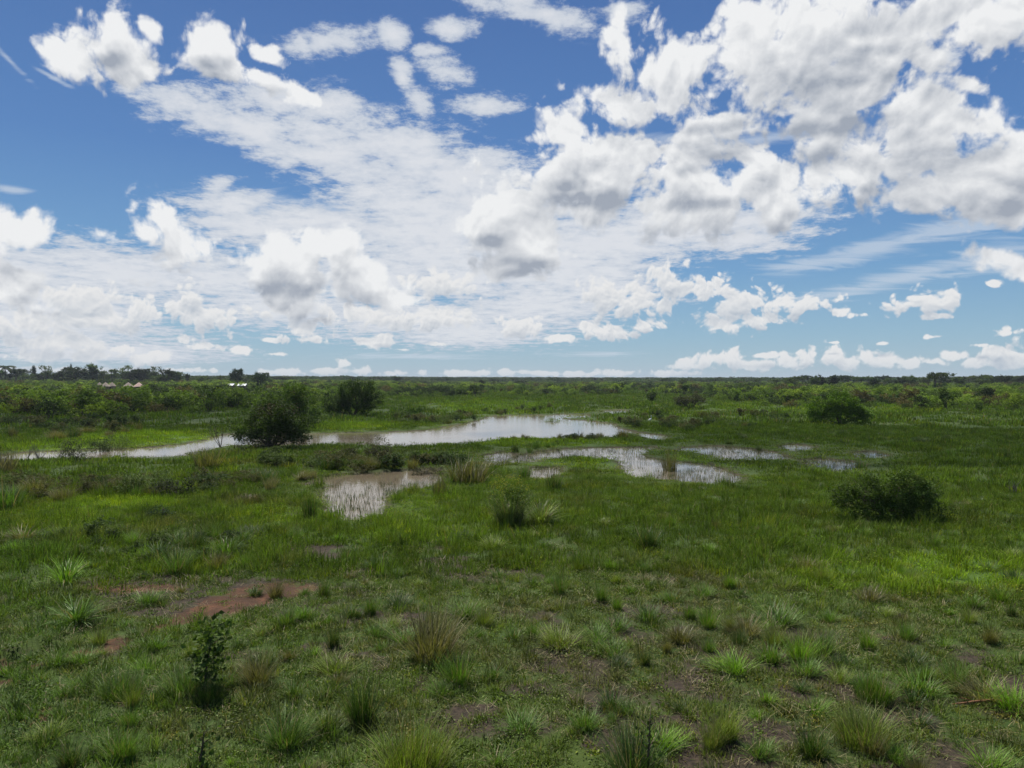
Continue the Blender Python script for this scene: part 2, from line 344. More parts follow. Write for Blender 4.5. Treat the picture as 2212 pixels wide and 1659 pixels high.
def zones(x, y):
    px, py = to_px(x, y)
    n1 = fbm(x/0.9, y/0.9, 31, 4); n2 = fbm(x/3.5, y/3.5, 41, 3)
    D = np.hypot(x, y)
    red = np.clip(ell(px, py, RED)*1.3 + n1*0.55 - 0.25, 0, 1)*(D < 60)
    mud = np.clip(ell(px, py, MUD)*1.0 + n1*0.9 + n2*0.3 - 0.35, 0, 1)*(D < 48)
    open_ = sstep(py, 1190, 1290)*(1 - ell(px, py, LUSH))          # patchy grazed field
    mud = np.maximum(mud, np.clip(open_*0.45 + n1*0.9 + n2*0.5 - 0.28, 0, 1)*(D < 48))
    mud = mud*(1 - 0.7*sstep(px, 1500, 1900)*(1 - sstep(py, 1300, 1420)))
    lush = ell(px, py, LUSH)
    bright = np.clip(ell(px, py, BRIGHT) + n2*0.3*ell(px, py, BRIGHT), 0, 1)
    return red, mud, lush, bright, px, py

# ------------------------------------------------------------------ materials
def mat(name):
    m = bpy.data.materials.new(name); m.use_nodes = True
    m.node_tree.nodes.clear(); return m
class NB:
    def __init__(s, m): s.t = m.node_tree
    def n(s, ty, **kw):
        x = s.t.nodes.new(ty)
        for k, v in kw.items(): setattr(x, k, v)
        return x
    def put(s, nd, i, v):
        if isinstance(v, bpy.types.NodeSocket): s.t.links.new(v, nd.inputs[i])
        else: nd.inputs[i].default_value = v
    def math(s, op, a, b=0.0, clamp=False):
        x = s.n('ShaderNodeMath', operation=op); x.use_clamp = clamp; s.put(x, 0, a); s.put(x, 1, b); return x.outputs[0]
    def mix(s, f, a, b, mode='MIX'):
        x = s.n('ShaderNodeMix', data_type='RGBA', blend_type=mode); s.put(x, 0, f); s.put(x, 6, a); s.put(x, 7, b); return x.outputs[2]
    def noise(s, v, sc, det=4, ro=0.55, out=0):
        x = s.n('ShaderNodeTexNoise'); s.put(x, 'Vector', v); x.inputs['Scale'].default_value = sc
        x.inputs['Detail'].default_value = det; x.inputs['Roughness'].default_value = ro; return x.outputs[out]
    def mr(s, v, a, b, c=0.0, d=1.0):
        x = s.n('ShaderNodeMapRange'); s.put(x, 0, v); s.put(x, 1, a); s.put(x, 2, b); s.put(x, 3, c); s.put(x, 4, d); return x.outputs[0]
    def attr(s, nm, ty='GEOMETRY'):
        x = s.n('ShaderNodeAttribute', attribute_type=ty); x.attribute_name = nm; return x
    def out(s, sh):
        o = s.n('ShaderNodeOutputMaterial'); s.t.links.new(sh, o.inputs[0])
    def prin(s, colr, rough=0.6, bump=None, spec=0.3):
        p = s.n('ShaderNodeBsdfPrincipled'); s.put(p, 'Base Color', colr); s.put(p, 'Roughness', rough); s.put(p, 'Specular IOR Level', spec)
        if bump is not None: s.t.links.new(bump, p.inputs['Normal'])
        return p.outputs[0]

def plant_mat(name, rough=0.5, trans=0.3, spec=0.35, var=0.45, dry=None, dry_amt=0.0):
    """tint from the object's colour or from the scatter point, per-leaf variation from 'bt'"""
    m = mat(name); b = NB(m)
    oi = b.n('ShaderNodeObjectInfo'); at = b.attr('tint', 'INSTANCER')
    tint = b.mix(1.0, oi.outputs['Color'], at.outputs['Color'], 'ADD')
    bt = b.attr('bt').outputs['Fac']
    k = b.mr(bt, 0, 1, 1-var, 1+var)
    g = b.n('ShaderNodeNewGeometry')
    pn = b.noise(g.outputs['Position'], 0.35, 3)
    k2 = b.mr(pn, 0.3, 0.7, 0.82, 1.18)
    kk = b.math('MULTIPLY', k, k2)
    vm = b.n('ShaderNodeVectorMath', operation='SCALE'); b.put(vm, 0, tint); b.put(vm, 3, kk)
    colr = vm.outputs[0]
    if dry is not None:
        f = b.mr(bt, 1-dry_amt, 1-dry_amt+0.02)
        colr = b.mix(f, colr, dry)
    ps = b.prin(colr, rough, spec=spec)
    tr = b.n('ShaderNodeBsdfTranslucent')
    hs_ = b.mix(1.0, colr, (1.25, 1.35, 0.6, 1), 'MULTIPLY'); b.put(tr, 0, hs_)
    mx = b.n('ShaderNodeMixShader'); mx.inputs[0].default_value = trans
    b.t.links.new(ps, mx.inputs[1]); b.t.links.new(tr.outputs[0], mx.inputs[2]); b.out(mx.outputs[0])
    return m
M_LEAF = plant_mat('leaf', 0.6, 0.30, 0.12, 0.5)
M_GRASSF = plant_mat('meadow_blade', 0.7, 0.32, 0.06, 0.5, (0.20, 0.17, 0.07, 1), 0.05)
M_GRASS = plant_mat('grass_blade', 0.5, 0.30, 0.18, 0.62, (0.26, 0.22, 0.11, 1), 0.07)
M_TUSS = plant_mat('tussock_blade', 0.5, 0.28, 0.25, 0.55, (0.22, 0.18, 0.09, 1), 0.10)

def simple(name, c1, c2, scale=8, rough=0.8, bumpd=0.0):
    m = mat(name); b = NB(m); t = b.n('ShaderNodeTexCoord')
    n = b.noise(t.outputs['Object'], scale, 5, 0.6)
    colr = b.mix(b.mr(n, 0.3, 0.7), c1, c2)
    bp = None
    if bumpd:
        x = b.n('ShaderNodeBump'); b.put(x, 'Height', n); x.inputs['Distance'].default_value = bumpd; bp = x.outputs[0]
    b.out(b.prin(colr, rough, bp, 0.2)); return m
M_BARK = simple('bark', (0.05, 0.036, 0.025, 1), (0.13, 0.10, 0.075, 1), 9, 0.9, 0.02)
M_TWIG = simple('bare_twig', (0.10, 0.08, 0.06, 1), (0.24, 0.20, 0.16, 1), 12, 0.9)
M_THATCH = simple('thatch', (0.20, 0.16, 0.12, 1), (0.36, 0.30, 0.24, 1), 4, 0.9, 0.03)
M_THATCH2 = simple('pinkish_thatch', (0.40, 0.27, 0.22, 1), (0.55, 0.40, 0.33, 1), 4, 0.9, 0.03)
M_MUDWALL = simple('mud_wall', (0.16, 0.10, 0.07, 1), (0.26, 0.17, 0.12, 1), 2, 0.95)
M_DARK = simple('dark_opening', (0.02, 0.018, 0.015, 1), (0.03, 0.026, 0.02, 1), 3, 0.9)
M_TIN = simple('white_roof_sheet', (0.62, 0.63, 0.65, 1), (0.78, 0.79, 0.80, 1), 1.2, 0.5)
M_FEATHER = simple('white_feather', (0.78, 0.78, 0.76, 1), (0.86, 0.86, 0.84, 1), 20, 0.7)
M_BEAK = simple('yellow_beak', (0.55, 0.35, 0.06, 1), (0.6, 0.4, 0.08, 1), 20, 0.5)
M_LEG = simple('black_leg', (0.02, 0.02, 0.02, 1), (0.04, 0.04, 0.03, 1), 20, 0.6)
M_STICK = simple('reddish_wood', (0.13, 0.06, 0.03, 1), (0.20, 0.10, 0.05, 1), 14, 0.8)

# ground
mg = mat('ground_soil_and_grass'); b = NB(mg); g = b.n('ShaderNodeNewGeometry'); pos = g.outputs['Position']
nf = b.noise(pos, 9.0, 6, 0.65); nm = b.noise(pos, 1.3, 5, 0.6); nl = b.noise(pos, 0.12, 4, 0.55); nxl = b.noise(pos, 0.02, 3, 0.5)
green = b.mix(b.mr(nm, 0.3, 0.7), (0.018, 0.036, 0.005, 1), (0.040, 0.072, 0.009, 1))
green = b.mix(b.mr(nl, 0.4, 0.65), green, (0.046, 0.070, 0.011, 1))
green = b.mix(b.mr(nxl, 0.45, 0.7, 0, 0.6), green, (0.032, 0.050, 0.014, 1))
brightc = b.mix(b.mr(nm, 0.3, 0.7), (0.040, 0.080, 0.008, 1), (0.060, 0.110, 0.012, 1))
green = b.mix(b.math('MULTIPLY', b.attr('bright').outputs['Fac'], 0.9), green, brightc)
soil = b.mix(b.mr(nf, 0.32, 0.68), (0.010, 0.008, 0.006, 1), (0.060, 0.043, 0.028, 1))
soil = b.mix(b.mr(nm, 0.45, 0.75, 0, 0.6), soil, (0.036, 0.038, 0.014, 1))
redc = b.mix(b.mr(nf, 0.3, 0.7), (0.042, 0.020, 0.011, 1), (0.140, 0.062, 0.030, 1))
redc = b.mix(b.mr(nm, 0.44, 0.62), (0.048, 0.024, 0.012, 1), redc)
colr = b.mix(b.mr(b.math('ADD', b.attr('mud').outputs['Fac'], b.math('MULTIPLY', b.math('SUBTRACT', nf, 0.5), 0.9)), 0.15, 0.5), green, soil)
colr = b.mix(b.mr(b.math('ADD', b.attr('red').outputs['Fac'], b.math('MULTIPLY', b.math('SUBTRACT', nf, 0.5), 1.6)), 0.2, 0.7), colr, redc)
colr = b.mix(b.attr('wet').outputs['Fac'], colr, (0.050, 0.036, 0.022, 1))
bp = b.n('ShaderNodeBump'); b.put(bp, 'Height', nf); bp.inputs['Distance'].default_value = 0.05; bp.inputs['Strength'].default_value = 0.8
b.out(b.prin(colr, 0.9, bp.outputs[0], 0.2))
# water
mw = mat('muddy_water'); b = NB(mw); g = b.n('ShaderNodeNewGeometry'); pos = g.outputs['Position']
nn = b.noise(pos, 0.15, 3)
wc = b.mix(b.mr(nn, 0.35, 0.65), (0.12, 0.097, 0.066, 1), (0.165, 0.135, 0.10, 1))
mpn = b.n('ShaderNodeMapping'); b.put(mpn, 0, pos); mpn.inputs[3].default_value = (1, 2.2, 1)
rip = b.noise(mpn.outputs[0], 2.2, 3)
bp = b.n('ShaderNodeBump'); b.put(bp, 'Height', rip); bp.inputs['Distance'].default_value = 0.012; bp.inputs['Strength'].default_value = 0.5
p = b.n('ShaderNodeBsdfPrincipled'); b.put(p, 'Base Color', wc); p.inputs['Roughness'].default_value = 0.06; p.inputs['IOR'].default_value = 1.33
p.inputs['Specular IOR Level'].default_value = 0.5; b.t.links.new(bp.outputs[0], p.inputs['Normal']); b.out(p.outputs[0])

# ------------------------------------------------------------------ object helpers
def mesh_np(name, verts, faces, mats=(), bt=None, midx=None, smooth=False):
    me = bpy.data.meshes.new(name)
    verts = np.asarray(verts, np.float32)
    if isinstance(faces, np.ndarray):
        nfc, k = faces.shape
        me.vertices.add(len(verts)); me.vertices.foreach_set('co', verts.ravel())
        me.loops.add(nfc*k); me.loops.foreach_set('vertex_index', faces.astype(np.int32).ravel())
        me.polygons.add(nfc); me.polygons.foreach_set('loop_start', np.arange(0, nfc*k, k, dtype=np.int32))
        me.update(calc_edges=True)
    else:
        me.from_pydata(verts.tolist(), [], faces)
    for m in mats: me.materials.append(m)
    if bt is not None:
        a = me.attributes.new('bt', 'FLOAT', 'FACE'); a.data.foreach_set('value', np.asarray(bt, np.float32))
    if midx is not None: me.polygons.foreach_set('material_index', np.asarray(midx, np.int32))
    if smooth: me.polygons.foreach_set('use_smooth', np.ones(len(me.polygons), bool))
    return me
def link(name, me, parent=None, loc=None, rot=None, scale=None):
    o = bpy.data.objects.new(name, me); C.objects.link(o)
    if parent is not None: o.parent = parent
    if loc is not None: o.location = loc
    if rot is not None: o.rotation_euler = rot
    if scale is not None: o.scale = scale if hasattr(scale, '__len__') else (scale,)*3
    return o
def tag(o, label=None, cat=None, group=None, kind=None):
    if label: o['label'] = label
    if cat: o['category'] = cat
    if group: o['group'] = group
    if kind: o['kind'] = kind
    return o
def empty(name, loc, rz=0.0):
    e = bpy.data.objects.new(name, None); C.objects.link(e); e.location = loc; e.rotation_euler = (0, 0, rz); e.empty_display_size = 0.2
    return e

class MB:
    def __init__(s): s.v = []; s.f = []; s.bt = []; s.mi = []; s.n = 0
    def add(s, v, f, bt=0.5, mi=0):
        s.v.append(np.asarray(v, float).reshape(-1, 3)); s.f += [[i + s.n for i in q] for q in f]
        s.bt += [bt]*len(f) if np.isscalar(bt) else list(bt); s.mi += [mi]*len(f); s.n += len(s.v[-1])
    def tube(s, pts, rad, sides=6, bt=0.5, mi=0, cap=True):
        pts = [np.array(p, float) for p in pts]; ring = []; vs_ = []
        for i, p in enumerate(pts):
            d = pts[min(i+1, len(pts)-1)] - pts[max(i-1, 0)]; d /= np.linalg.norm(d) + 1e-9
            a = np.cross(d, (0, 0, 1) if abs(d[2]) < 0.9 else (1, 0, 0)); a /= np.linalg.norm(a); c_ = np.cross(d, a)
            for k in range(sides):
                t = 2*math.pi*k/sides; vs_.append(p + rad[i]*(math.cos(t)*a + math.sin(t)*c_))
        f = []
        for i in range(len(pts)-1):
            for k in range(sides):
                k2 = (k+1) % sides; f.append([i*sides+k, i*sides+k2, (i+1)*sides+k2, (i+1)*sides+k])
        if cap: f.append(list(range((len(pts)-1)*sides, len(pts)*sides))); f.append(list(range(sides))[::-1])
        s.add(vs_, f, bt, mi)
    def box(s, x0, x1, y0, y1, z0, z1, mi=0):
        v = [(x, y, z) for x in (x0, x1) for y in (y0, y1) for z in (z0, z1)]
        s.add(v, [[0,1,3,2],[4,6,7,5],[0,4,5,1],[2,3,7,6],[0,2,6,4],[1,5,7,3]], 0.5, mi)
    def leaves(s, c_, size, mi=0, up=0.3, aspect=0.55, bt=None):
        """diamond leaves, one per centre"""
        n = len(c_)
        d = rng.normal(size=(n, 3)); d[:, 2] += up; d /= np.linalg.norm(d, axis=1)[:, None]
        e = rng.normal(size=(n, 3)); e -= (e*d).sum(1)[:, None]*d; e /= np.linalg.norm(e, axis=1)[:, None]
        sz = (size*(0.6 + 0.8*rng.random(n)))[:, None]
        w = np.cross(d, e)
        q = np.stack([c_ - e*sz*0.5, c_ + w*sz*0.5*aspect + d*sz*0.08, c_ + e*sz*0.5, c_ - w*sz*0.5*aspect + d*sz*0.08], 1)
        s.v.append(q.reshape(-1, 3)); idx = np.arange(4*n).reshape(n, 4) + s.n
        s.f += idx.tolist(); s.bt += (rng.random(n) if bt is None else bt).tolist(); s.mi += [mi]*n; s.n += 4*n
    def blade(s, x, y, h, w, az, lean, curve, bt, segs=3, z0=0.0, mi=0):
        """one grass blade bending over towards az"""
        ca, sa = math.cos(az), math.sin(az); px_, py_ = -sa, ca
        vs_ = []; ang = lean; p = np.array([x, y, z0]); L = h/segs
        for i in range(segs+1):
            ww = w*(1 - (i/segs)**1.6)*0.5 + 0.0004
            if i < segs:
                vs_ += [p - np.array([px_, py_, 0])*ww, p + np.array([px_, py_, 0])*ww]
            else: vs_ += [p]
            p = p + L*np.array([ca*math.sin(ang), sa*math.sin(ang), math.cos(ang)]); ang += curve/segs
        f = [[2*i, 2*i+1, 2*i+3, 2*i+2] for i in range(segs-1)] + [[2*segs-2, 2*segs-1, 2*segs]]
        s.add(vs_, f, bt, mi)
    def mesh(s, name, mats, smooth=False):
        return mesh_np(name, np.concatenate(s.v), s.f, mats, s.bt, s.mi, smooth)

def U(a, b_): return random.uniform(a, b_)

# ------------------------------------------------------------------ ground sheet
fine = np.linspace(-R(52), R(52), 780); rest = np.linspace(R(52), R(308), 70)[1:-1]
angs = np.concatenate([fine, rest])
rad = [1.5]
while rad[-1] < 9000: rad.append(rad[-1]*(1.0125 if 10 < rad[-1] < 170 else 1.035))
rad = np.array(rad)
AA, RR = np.meshgrid(angs, rad)
gx = (RR*np.sin(AA)).ravel(); gy = (RR*np.cos(AA)).ravel()
gx = np.append(gx, 0); gy = np.append(gy, 0)
gsd = water_sd(gx, gy)
gz = height(gx, gy, gsd)
na, nr = len(angs), len(rad)
ii = np.arange((nr-1)*na).reshape(nr-1, na)
q = np.stack([ii, np.roll(ii, -1, 1), np.roll(ii, -1, 1)+na, ii+na], -1).reshape(-1, 4)[:, ::-1]
gme = mesh_np('ground', np.stack([gx, gy, gz], 1), q, [mg], smooth=True)
red, mud, lush, bright, _, _ = zones(gx, gy)
front = gy > 5
for nm_, arr in (('red', red*front), ('mud', mud*front), ('bright', bright*front), ('wet', (1 - sstep(gsd, 0.1, 0.9)))):
    a = gme.attributes.new(nm_, 'FLOAT', 'POINT'); a.data.foreach_set('value', arr.astype(np.float32))
tag(link('ground', gme), kind='structure')
allw = np.concatenate(WP); wx0, wy0 = allw.min(0) - 6; wx1, wy1 = allw.max(0) + 6
wme = mesh_np('water', [(wx0, wy0, WZ), (wx1, wy0, WZ), (wx1, wy1, WZ), (wx0, wy1, WZ)], np.array([[0, 1, 2, 3]]), [mw])
tag(link('water', wme), kind='structure')

# ------------------------------------------------------------------ scatter (only for uncountable stuff)
def scatter(name, label, pts, scl, idx, tint, protos, tilt=0.12):
    n = len(pts)
    me = bpy.data.meshes.new(name); me.vertices.add(n); me.vertices.foreach_set('co', np.asarray(pts, np.float32).ravel())
    rot = np.stack([rng.normal(0, tilt, n), rng.normal(0, tilt, n), rng.random(n)*6.283], 1)
    for nm_, ty, arr in (('rot', 'FLOAT_VECTOR', rot), ('scl', 'FLOAT_VECTOR', scl), ('tint', 'FLOAT_VECTOR', tint)):
        a = me.attributes.new(nm_, ty, 'POINT'); a.data.foreach_set('vector', np.asarray(arr, np.float32).ravel())
    a = me.attributes.new('idx', 'INT', 'POINT'); a.data.foreach_set('value', np.asarray(idx, np.int32))
    col_ = bpy.data.collections.new(name + '_source')
    for k, pm in enumerate(protos):
        o = bpy.data.objects.new('%s_source_%02d' % (name, k), pm); o.color = (0, 0, 0, 1); col_.objects.link(o)
    ng = bpy.data.node_groups.new(name, 'GeometryNodeTree')
    ng.interface.new_socket('Geometry', in_out='INPUT', socket_type='NodeSocketGeometry')
    ng.interface.new_socket('Geometry', in_out='OUTPUT', socket_type='NodeSocketGeometry')
    gi = ng.nodes.new('NodeGroupInput'); go = ng.nodes.new('NodeGroupOutput')
    ci = ng.nodes.new('GeometryNodeCollectionInfo'); ci.inputs[0].default_value = col_; ci.inputs[1].default_value = True; ci.inputs[2].default_value = True
    ip = ng.nodes.new('GeometryNodeInstanceOnPoints'); ip.inputs['Pick Instance'].default_value = True
    def na_(nm_, dt):
        x = ng.nodes.new('GeometryNodeInputNamedAttribute'); x.data_type = dt; x.inputs[0].default_value = nm_; return x.outputs[0]
    ng.links.new(gi.outputs[0], ip.inputs['Points']); ng.links.new(ci.outputs[0], ip.inputs['Instance'])
    ng.links.new(na_('idx', 'INT'), ip.inputs['Instance Index'])
    er = ng.nodes.new('FunctionNodeEulerToRotation'); ng.links.new(na_('rot', 'FLOAT_VECTOR'), er.inputs[0]); ng.links.new(er.outputs[0], ip.inputs['Rotation'])
    ng.links.new(na_('scl', 'FLOAT_VECTOR'), ip.inputs['Scale']); ng.links.new(ip.outputs[0], go.inputs[0])
    o = link(name, me); md = o.modifiers.new('scatter', 'NODES'); md.node_group = ng; o.color = (0, 0, 0, 1)
    return tag(o, label, None, None, 'stuff')

def grass_patch(n, rad_, h0, h1, w, lean, curve, segs=3, mt=None):
    m = MB()
    for _ in range(n):
        r = rad_*math.sqrt(random.random()); t = U(0, 6.283)
        m.blade(r*math.cos(t), r*math.sin(t), U(h0, h1), w*U(0.6, 1.3), t + U(-1.2, 1.2), U(0.0, lean), U(0.2, curve), random.random(), segs, z0=-0.02)
    return m.mesh('grass_patch', [mt or M_GRASS])
def tussock(n, base, h0, h1, w, lean, curve, segs=4, stalks=0):
    m = MB(); wind = U(0, 6.283); n = int(n*1.25)
    for _ in range(n):
        r = base*math.sqrt(random.random()); t = U(0, 6.283)
        ln = lean*(r/base)*U(0.5, 1.2)
        m.blade(r*math.cos(t), r*math.sin(t), U(h0, h1), w*U(0.6, 1.3), wind + U(-.8, .8) if random.random() < .35 else t + U(-0.9, 0.9), ln, U(0.1, curve), random.random(), segs, z0=-0.03)
    for _ in range(stalks):
        r = base*math.sqrt(random.random()); t = U(0, 6.283)
        m.blade(r*math.cos(t), r*math.sin(t), h1*U(1.1, 1.45), w*0.5, t, U(0, 0.25), U(0.0, 0.3), 0.97, 3, z0=-0.03)
    return m.mesh('tussock', [M_TUSS])
def herb(n, rad_, h, leaf, mt=None):
    """low leafy weed"""
    m = MB()
    c_ = rng.normal(size=(n, 3))*np.array([rad_*0.5, rad_*0.5, h*0.28]); c_[:, 2] = np.abs(c_[:, 2]) + 0.02
    m.leaves(c_, leaf, up=0.8); return m.mesh('herb', [mt or M_GRASS])

def sample(D0, D1, dens, a=R(41)):
    """uniform random ground points in a sector in front of the camera"""
    w_ = max(a, R(54) if D0 < 50 else a); n = int(w_*(D1*D1 - D0*D0)*dens)
    r = np.sqrt(rng.random(n)*(D1*D1 - D0*D0) + D0*D0); t = (rng.random(n)*2-1)*w_
    x, y = r*np.sin(t), r*np.cos(t); m = np.abs(x) < math.tan(a)*y + 7      # room for a step to the side
    return x[m], y[m]
def tints(n, base, var=0.25, yellow=None):
    t = np.array(base)[None, :]*(1 + rng.normal(0, var, (n, 1)))
    t = np.clip(t, 0.006, 0.5)
    t[:, 0] *= 1 + rng.normal(0, 0.12, n)
    return np.clip(t, 0.003, 0.5)

G_DARK = np.array([0.056, 0.094, 0.012]); G_MID = np.array([0.106, 0.166, 0.018]); G_BR = np.array([0.160, 0.245, 0.018])
G_BLUE = np.array([0.074, 0.140, 0.024]); G_OLIVE = np.array([0.112, 0.150, 0.022])

def grass_tint(x, y, br, lu):
    n = len(x)
    a = (fbm(x/2.6, y/2.6, 71, 3) + 1)/2; c_ = np.clip((fbm(x/7, y/7, 81, 3) + 0.9)/1.8, 0, 1)
    px, py = to_px(x, y)
    t = G_MID[None]*(1-a[:, None]) + G_DARK[None]*a[:, None]
    olive = (sstep(py, 1200, 1300)*sstep(px, 600, 900)*0.45*c_)[:, None]
    t = t*(1-olive) + G_OLIVE[None]*olive
    t = t*(1-0.5*lu[:, None]) + G_BLUE[None]*0.5*lu[:, None]
    t = t*(1-br[:, None]) + G_BR[None]*br[:, None]
    dry = np.clip(fbm(x/1.8, y/1.8, 101, 3)*2.2 + fbm(x/8, y/8, 103, 2)*1.2 - 0.15, 0, 1)*np.clip(1 - br*1.5, 0, 1)*sstep(py, 940, 1000)*(1 - 0.75*sstep(px, 1100, 1400)*(1 - sstep(py, 1180, 1240)))
    t = t*(1 - 0.6*dry[:, None]) + np.array([0.115, 0.110, 0.040])[None]*0.6*dry[:, None]
    yl = (rng.random(n) < 0.10)[:, None]
    t = np.where(yl, t*np.array([1.5, 1.2, 0.9])[None], t)
    return np.clip(t*(1 + rng.normal(0, 0.18, (n, 1))), 0.004, 0.4)

def cover(name, label, D0, D1, dens, protos, smin, smax, keep_fn, sea=0.25):
    x, y = sample(D0, D1, dens)
    s = water_sd(x, y); red_, mud_, lu, br, px, py = zones(x, y)
    k = keep_fn(x, y, s, red_, mud_, lu, br, px, py)
    m = (rng.random(len(x)) < k) & (s > sea)
    x, y, s, lu, br = x[m], y[m], s[m], lu[m], br[m]
    z = height(x, y, s); n = len(x)
    sc = smin + (smax-smin)*rng.random(n)
    sc = sc*(0.8 + 0.4*(fbm(x/2, y/2, 91, 2) + 1)/2)
    low = 0.30 + 0.70*sstep(s, 0.2, 4.0) if D0 > 20 else 1.0
    scl = np.stack([sc, sc, sc*low*(0.8 + 0.5*rng.random(n))], 1)
    print(name, n)
    return scatter(name, label, np.stack([x, y, z], 1), scl, rng.integers(0, len(protos), n), grass_tint(x, y, br, lu), protos)

near_mat = [grass_patch(46, 0.20, 0.07, 0.17, 0.011, 1.1, 1.3) for _ in range(5)] + [herb(60, 0.2, 0.10, 0.045)]
near_tuft = [grass_patch(40, 0.12, 0.18, 0.42, 0.012, 0.7, 1.5, 4) for _ in range(5)]
mid_mat = [grass_patch(48, 0.38, 0.12, 0.32, 0.020, 0.8, 1.2, 3, M_GRASSF) for _ in range(5)] + [herb(70, 0.35, 0.2, 0.06, M_GRASSF)]
far_mat = [grass_patch(60, 0.9, 0.15, 0.42, 0.045, 0.6, 1.0, 3, M_GRASSF) for _ in range(4)] 
vfar_mat = [grass_patch(70, 2.2, 0.25, 0.65, 0.12, 0.6, 0.9, 2, M_GRASSF) for _ in range(3)] 

bare = lambda red_, mud_: np.clip(1 - 1.0*red_ - 0.88*mud_, 0.07, 1)
cover('grass', 'short green grass covering the near field', 7.0, 25, 31, near_mat, 0.7, 1.35,
      lambda x, y, s, r, m, l, b_, px, py: bare(r, m)*0.95 + 0.03)
lit_p = []
for _ in range(4):
    m = MB()
    for _ in range(16):
        m.blade(U(-.3, .3), U(-.3, .3), U(0.08, 0.3), 0.009, U(0, 6.28), U(1.1, 1.5), U(0, .3), 0.99, 2, z0=0.02)
    lit_p.append(m.mesh('litter', [M_GRASS]))
cover('dry_litter', 'dead grass blades lying on the soil of the near field', 9.5, 27, 5, lit_p, 0.7, 1.2, lambda x, y, s, r, m, l, b_, px, py: np.clip(0.2 + 0.5*m - 0.6*r, 0.04, 1))
cover('tall_grass', 'loose tufts of taller grass spread through the near field', 7.0, 25, 9, near_tuft, 0.55, 1.25,
      lambda x, y, s, r, m, l, b_, px, py: bare(r, m)*(0.17 + 0.55*l + 0.35*(1-sstep(py, 1200, 1300)) + 0.3*b_)*np.clip(0.85+1.8*fbm(x, y, 61, 3), 0.05, 1.8))
cover('meadow_grass', 'green meadow grass between the near field and the ponds', 23, 50, 8, mid_mat, 0.7, 1.4,
      lambda x, y, s, r, m, l, b_, px, py: bare(r, m)*0.95 + 0.03, 0.1)
rough_p = [grass_patch(60, 0.35, 0.3, 0.8, 0.02, 0.5, 1.3, 4, M_GRASSF) for _ in range(4)] + [herb(160, 0.4, 0.55, 0.06, M_GRASSF) for _ in range(2)]
cover('rough_growth', 'tall rough grass and weeds on the left between the field and the ponds', 18, 50, 3.2, rough_p, 0.5, 1.15,
      lambda x, y, s, r, m, l, b_, px, py: bare(r, m)*np.clip(1.6*fbm(x/2.2, y/2.2, 111, 3) + 0.55, 0, 1)*(1 - 0.72*sstep(px, 650, 1250))*(sstep(py, 985, 1010))*(1 - sstep(py, 1215, 1260)), 0.5)
cover('bank_grass', 'green grass on the banks and flats around the ponds', 48, 110, 1.7, far_mat, 0.6, 1.25,
      lambda x, y, s, r, m, l, b_, px, py: 0.9 + 0*x, 0.15)
cover('plain_grass', 'green grass of the open plain in front of the scrub', 108, 330, 0.13, vfar_mat, 0.6, 1.3,
      lambda x, y, s, r, m, l, b_, px, py: 0.9 + 0*x, 0.8)

far_p2 = [grass_patch(90, 5.0, 0.4, 1.0, 0.3, 0.6, 0.9, 2, M_GRASSF) for _ in range(3)]
cover('distant_grass', 'distant green grass between the scrub bushes', 325, 950, 0.016, far_p2, 0.7, 1.3, lambda x, y, s, r, m, l, b_, px, py: 0.95 + 0*x, 0.8)
# reeds and thin grass standing in the water
reed_p = [grass_patch(12, 0.30, 0.10, 0.30, 0.014, 0.5, 0.8, 2) for _ in range(5)]
def reeds():
    X_, Y_ = sample(28, 72, 7.5, R(36)); s = water_sd(X_, Y_); px, py = to_px(X_, Y_)
    dens = ell(px, py, [(1500,1030,110,24,5,0.8),(1400,1005,90,20,20,0.28),(1250,975,150,10,0,0.5),(1130,1000,90,26,0,0.9),(1600,980,140,22,5,0.6),(1720,968,60,14,0,0.6),(1800,1003,90,18,0,0.85),(1880,983,50,12,0,0.85),(770,1095,80,40,0,1.0),(740,1055,90,24,0,0.45),(880,1055,90,22,0,0.8),(400,1100,90,24,0,1.0),(1180,1022,50,14,0,0.8),(1300,1000,200,14,0,0.3)])
    edge = (1 - sstep(-s, 0.1, 1.1))*0.75
    m = (s < 0.25) & (s > -4) & (rng.random(len(X_)) < np.maximum(dens, edge))
    x, y = X_[m], Y_[m]; n = len(x); sc = 0.7 + 0.7*rng.random(n)
    print('reeds', n)
    scatter('water_grass', 'thin grass blades standing in the shallow ponds', np.stack([x, y, np.full(n, WZ - 0.03)], 1), np.stack([sc, sc, sc*(0.7+0.6*rng.random(n))], 1),
            rng.integers(0, len(reed_p), n), tints(n, (0.05, 0.075, 0.025), 0.25), reed_p, 0.06)
reeds()

# ------------------------------------------------------------------ tussocks: individuals
TK = {
 'small': [tussock(110, 0.10, 0.14, 0.36, 0.009, 0.9, 1.1) for _ in range(4)],
 'round': [tussock(240, 0.17, 0.20, 0.50, 0.009, 1.05, 1.1) for _ in range(4)],
 'tall': [tussock(340, 0.18, 0.25, 0.85, 0.009, 0.55, 0.8, 5, 14) for _ in range(3)],
 'broad': [tussock(620, 0.42, 0.25, 0.85, 0.010, 0.6, 1.1, 5, 20) for _ in range(2)],
 'arching': [tussock(120, 0.14, 0.5, 0.9, 0.022, 0.8, 1.7, 6) for _ in range(2)],
 'reed': [tussock(130, 0.3, 0.6, 1.1, 0.020, 0.3, 0.5, 4, 14) for _ in range(3)],
}
TH = {'small': 0.33, 'round': 0.45, 'tall': 0.85, 'broad': 0.85, 'arching': 0.7, 'reed': 1.1}
TINT = {'green': (0.085, 0.160, 0.020), 'dark': (0.042, 0.082, 0.014), 'yellow': (0.150, 0.205, 0.030), 'brown': (0.120, 0.115, 0.036), 'bright': (0.130, 0.245, 0.018), 'straw': (0.17, 0.155, 0.08)}
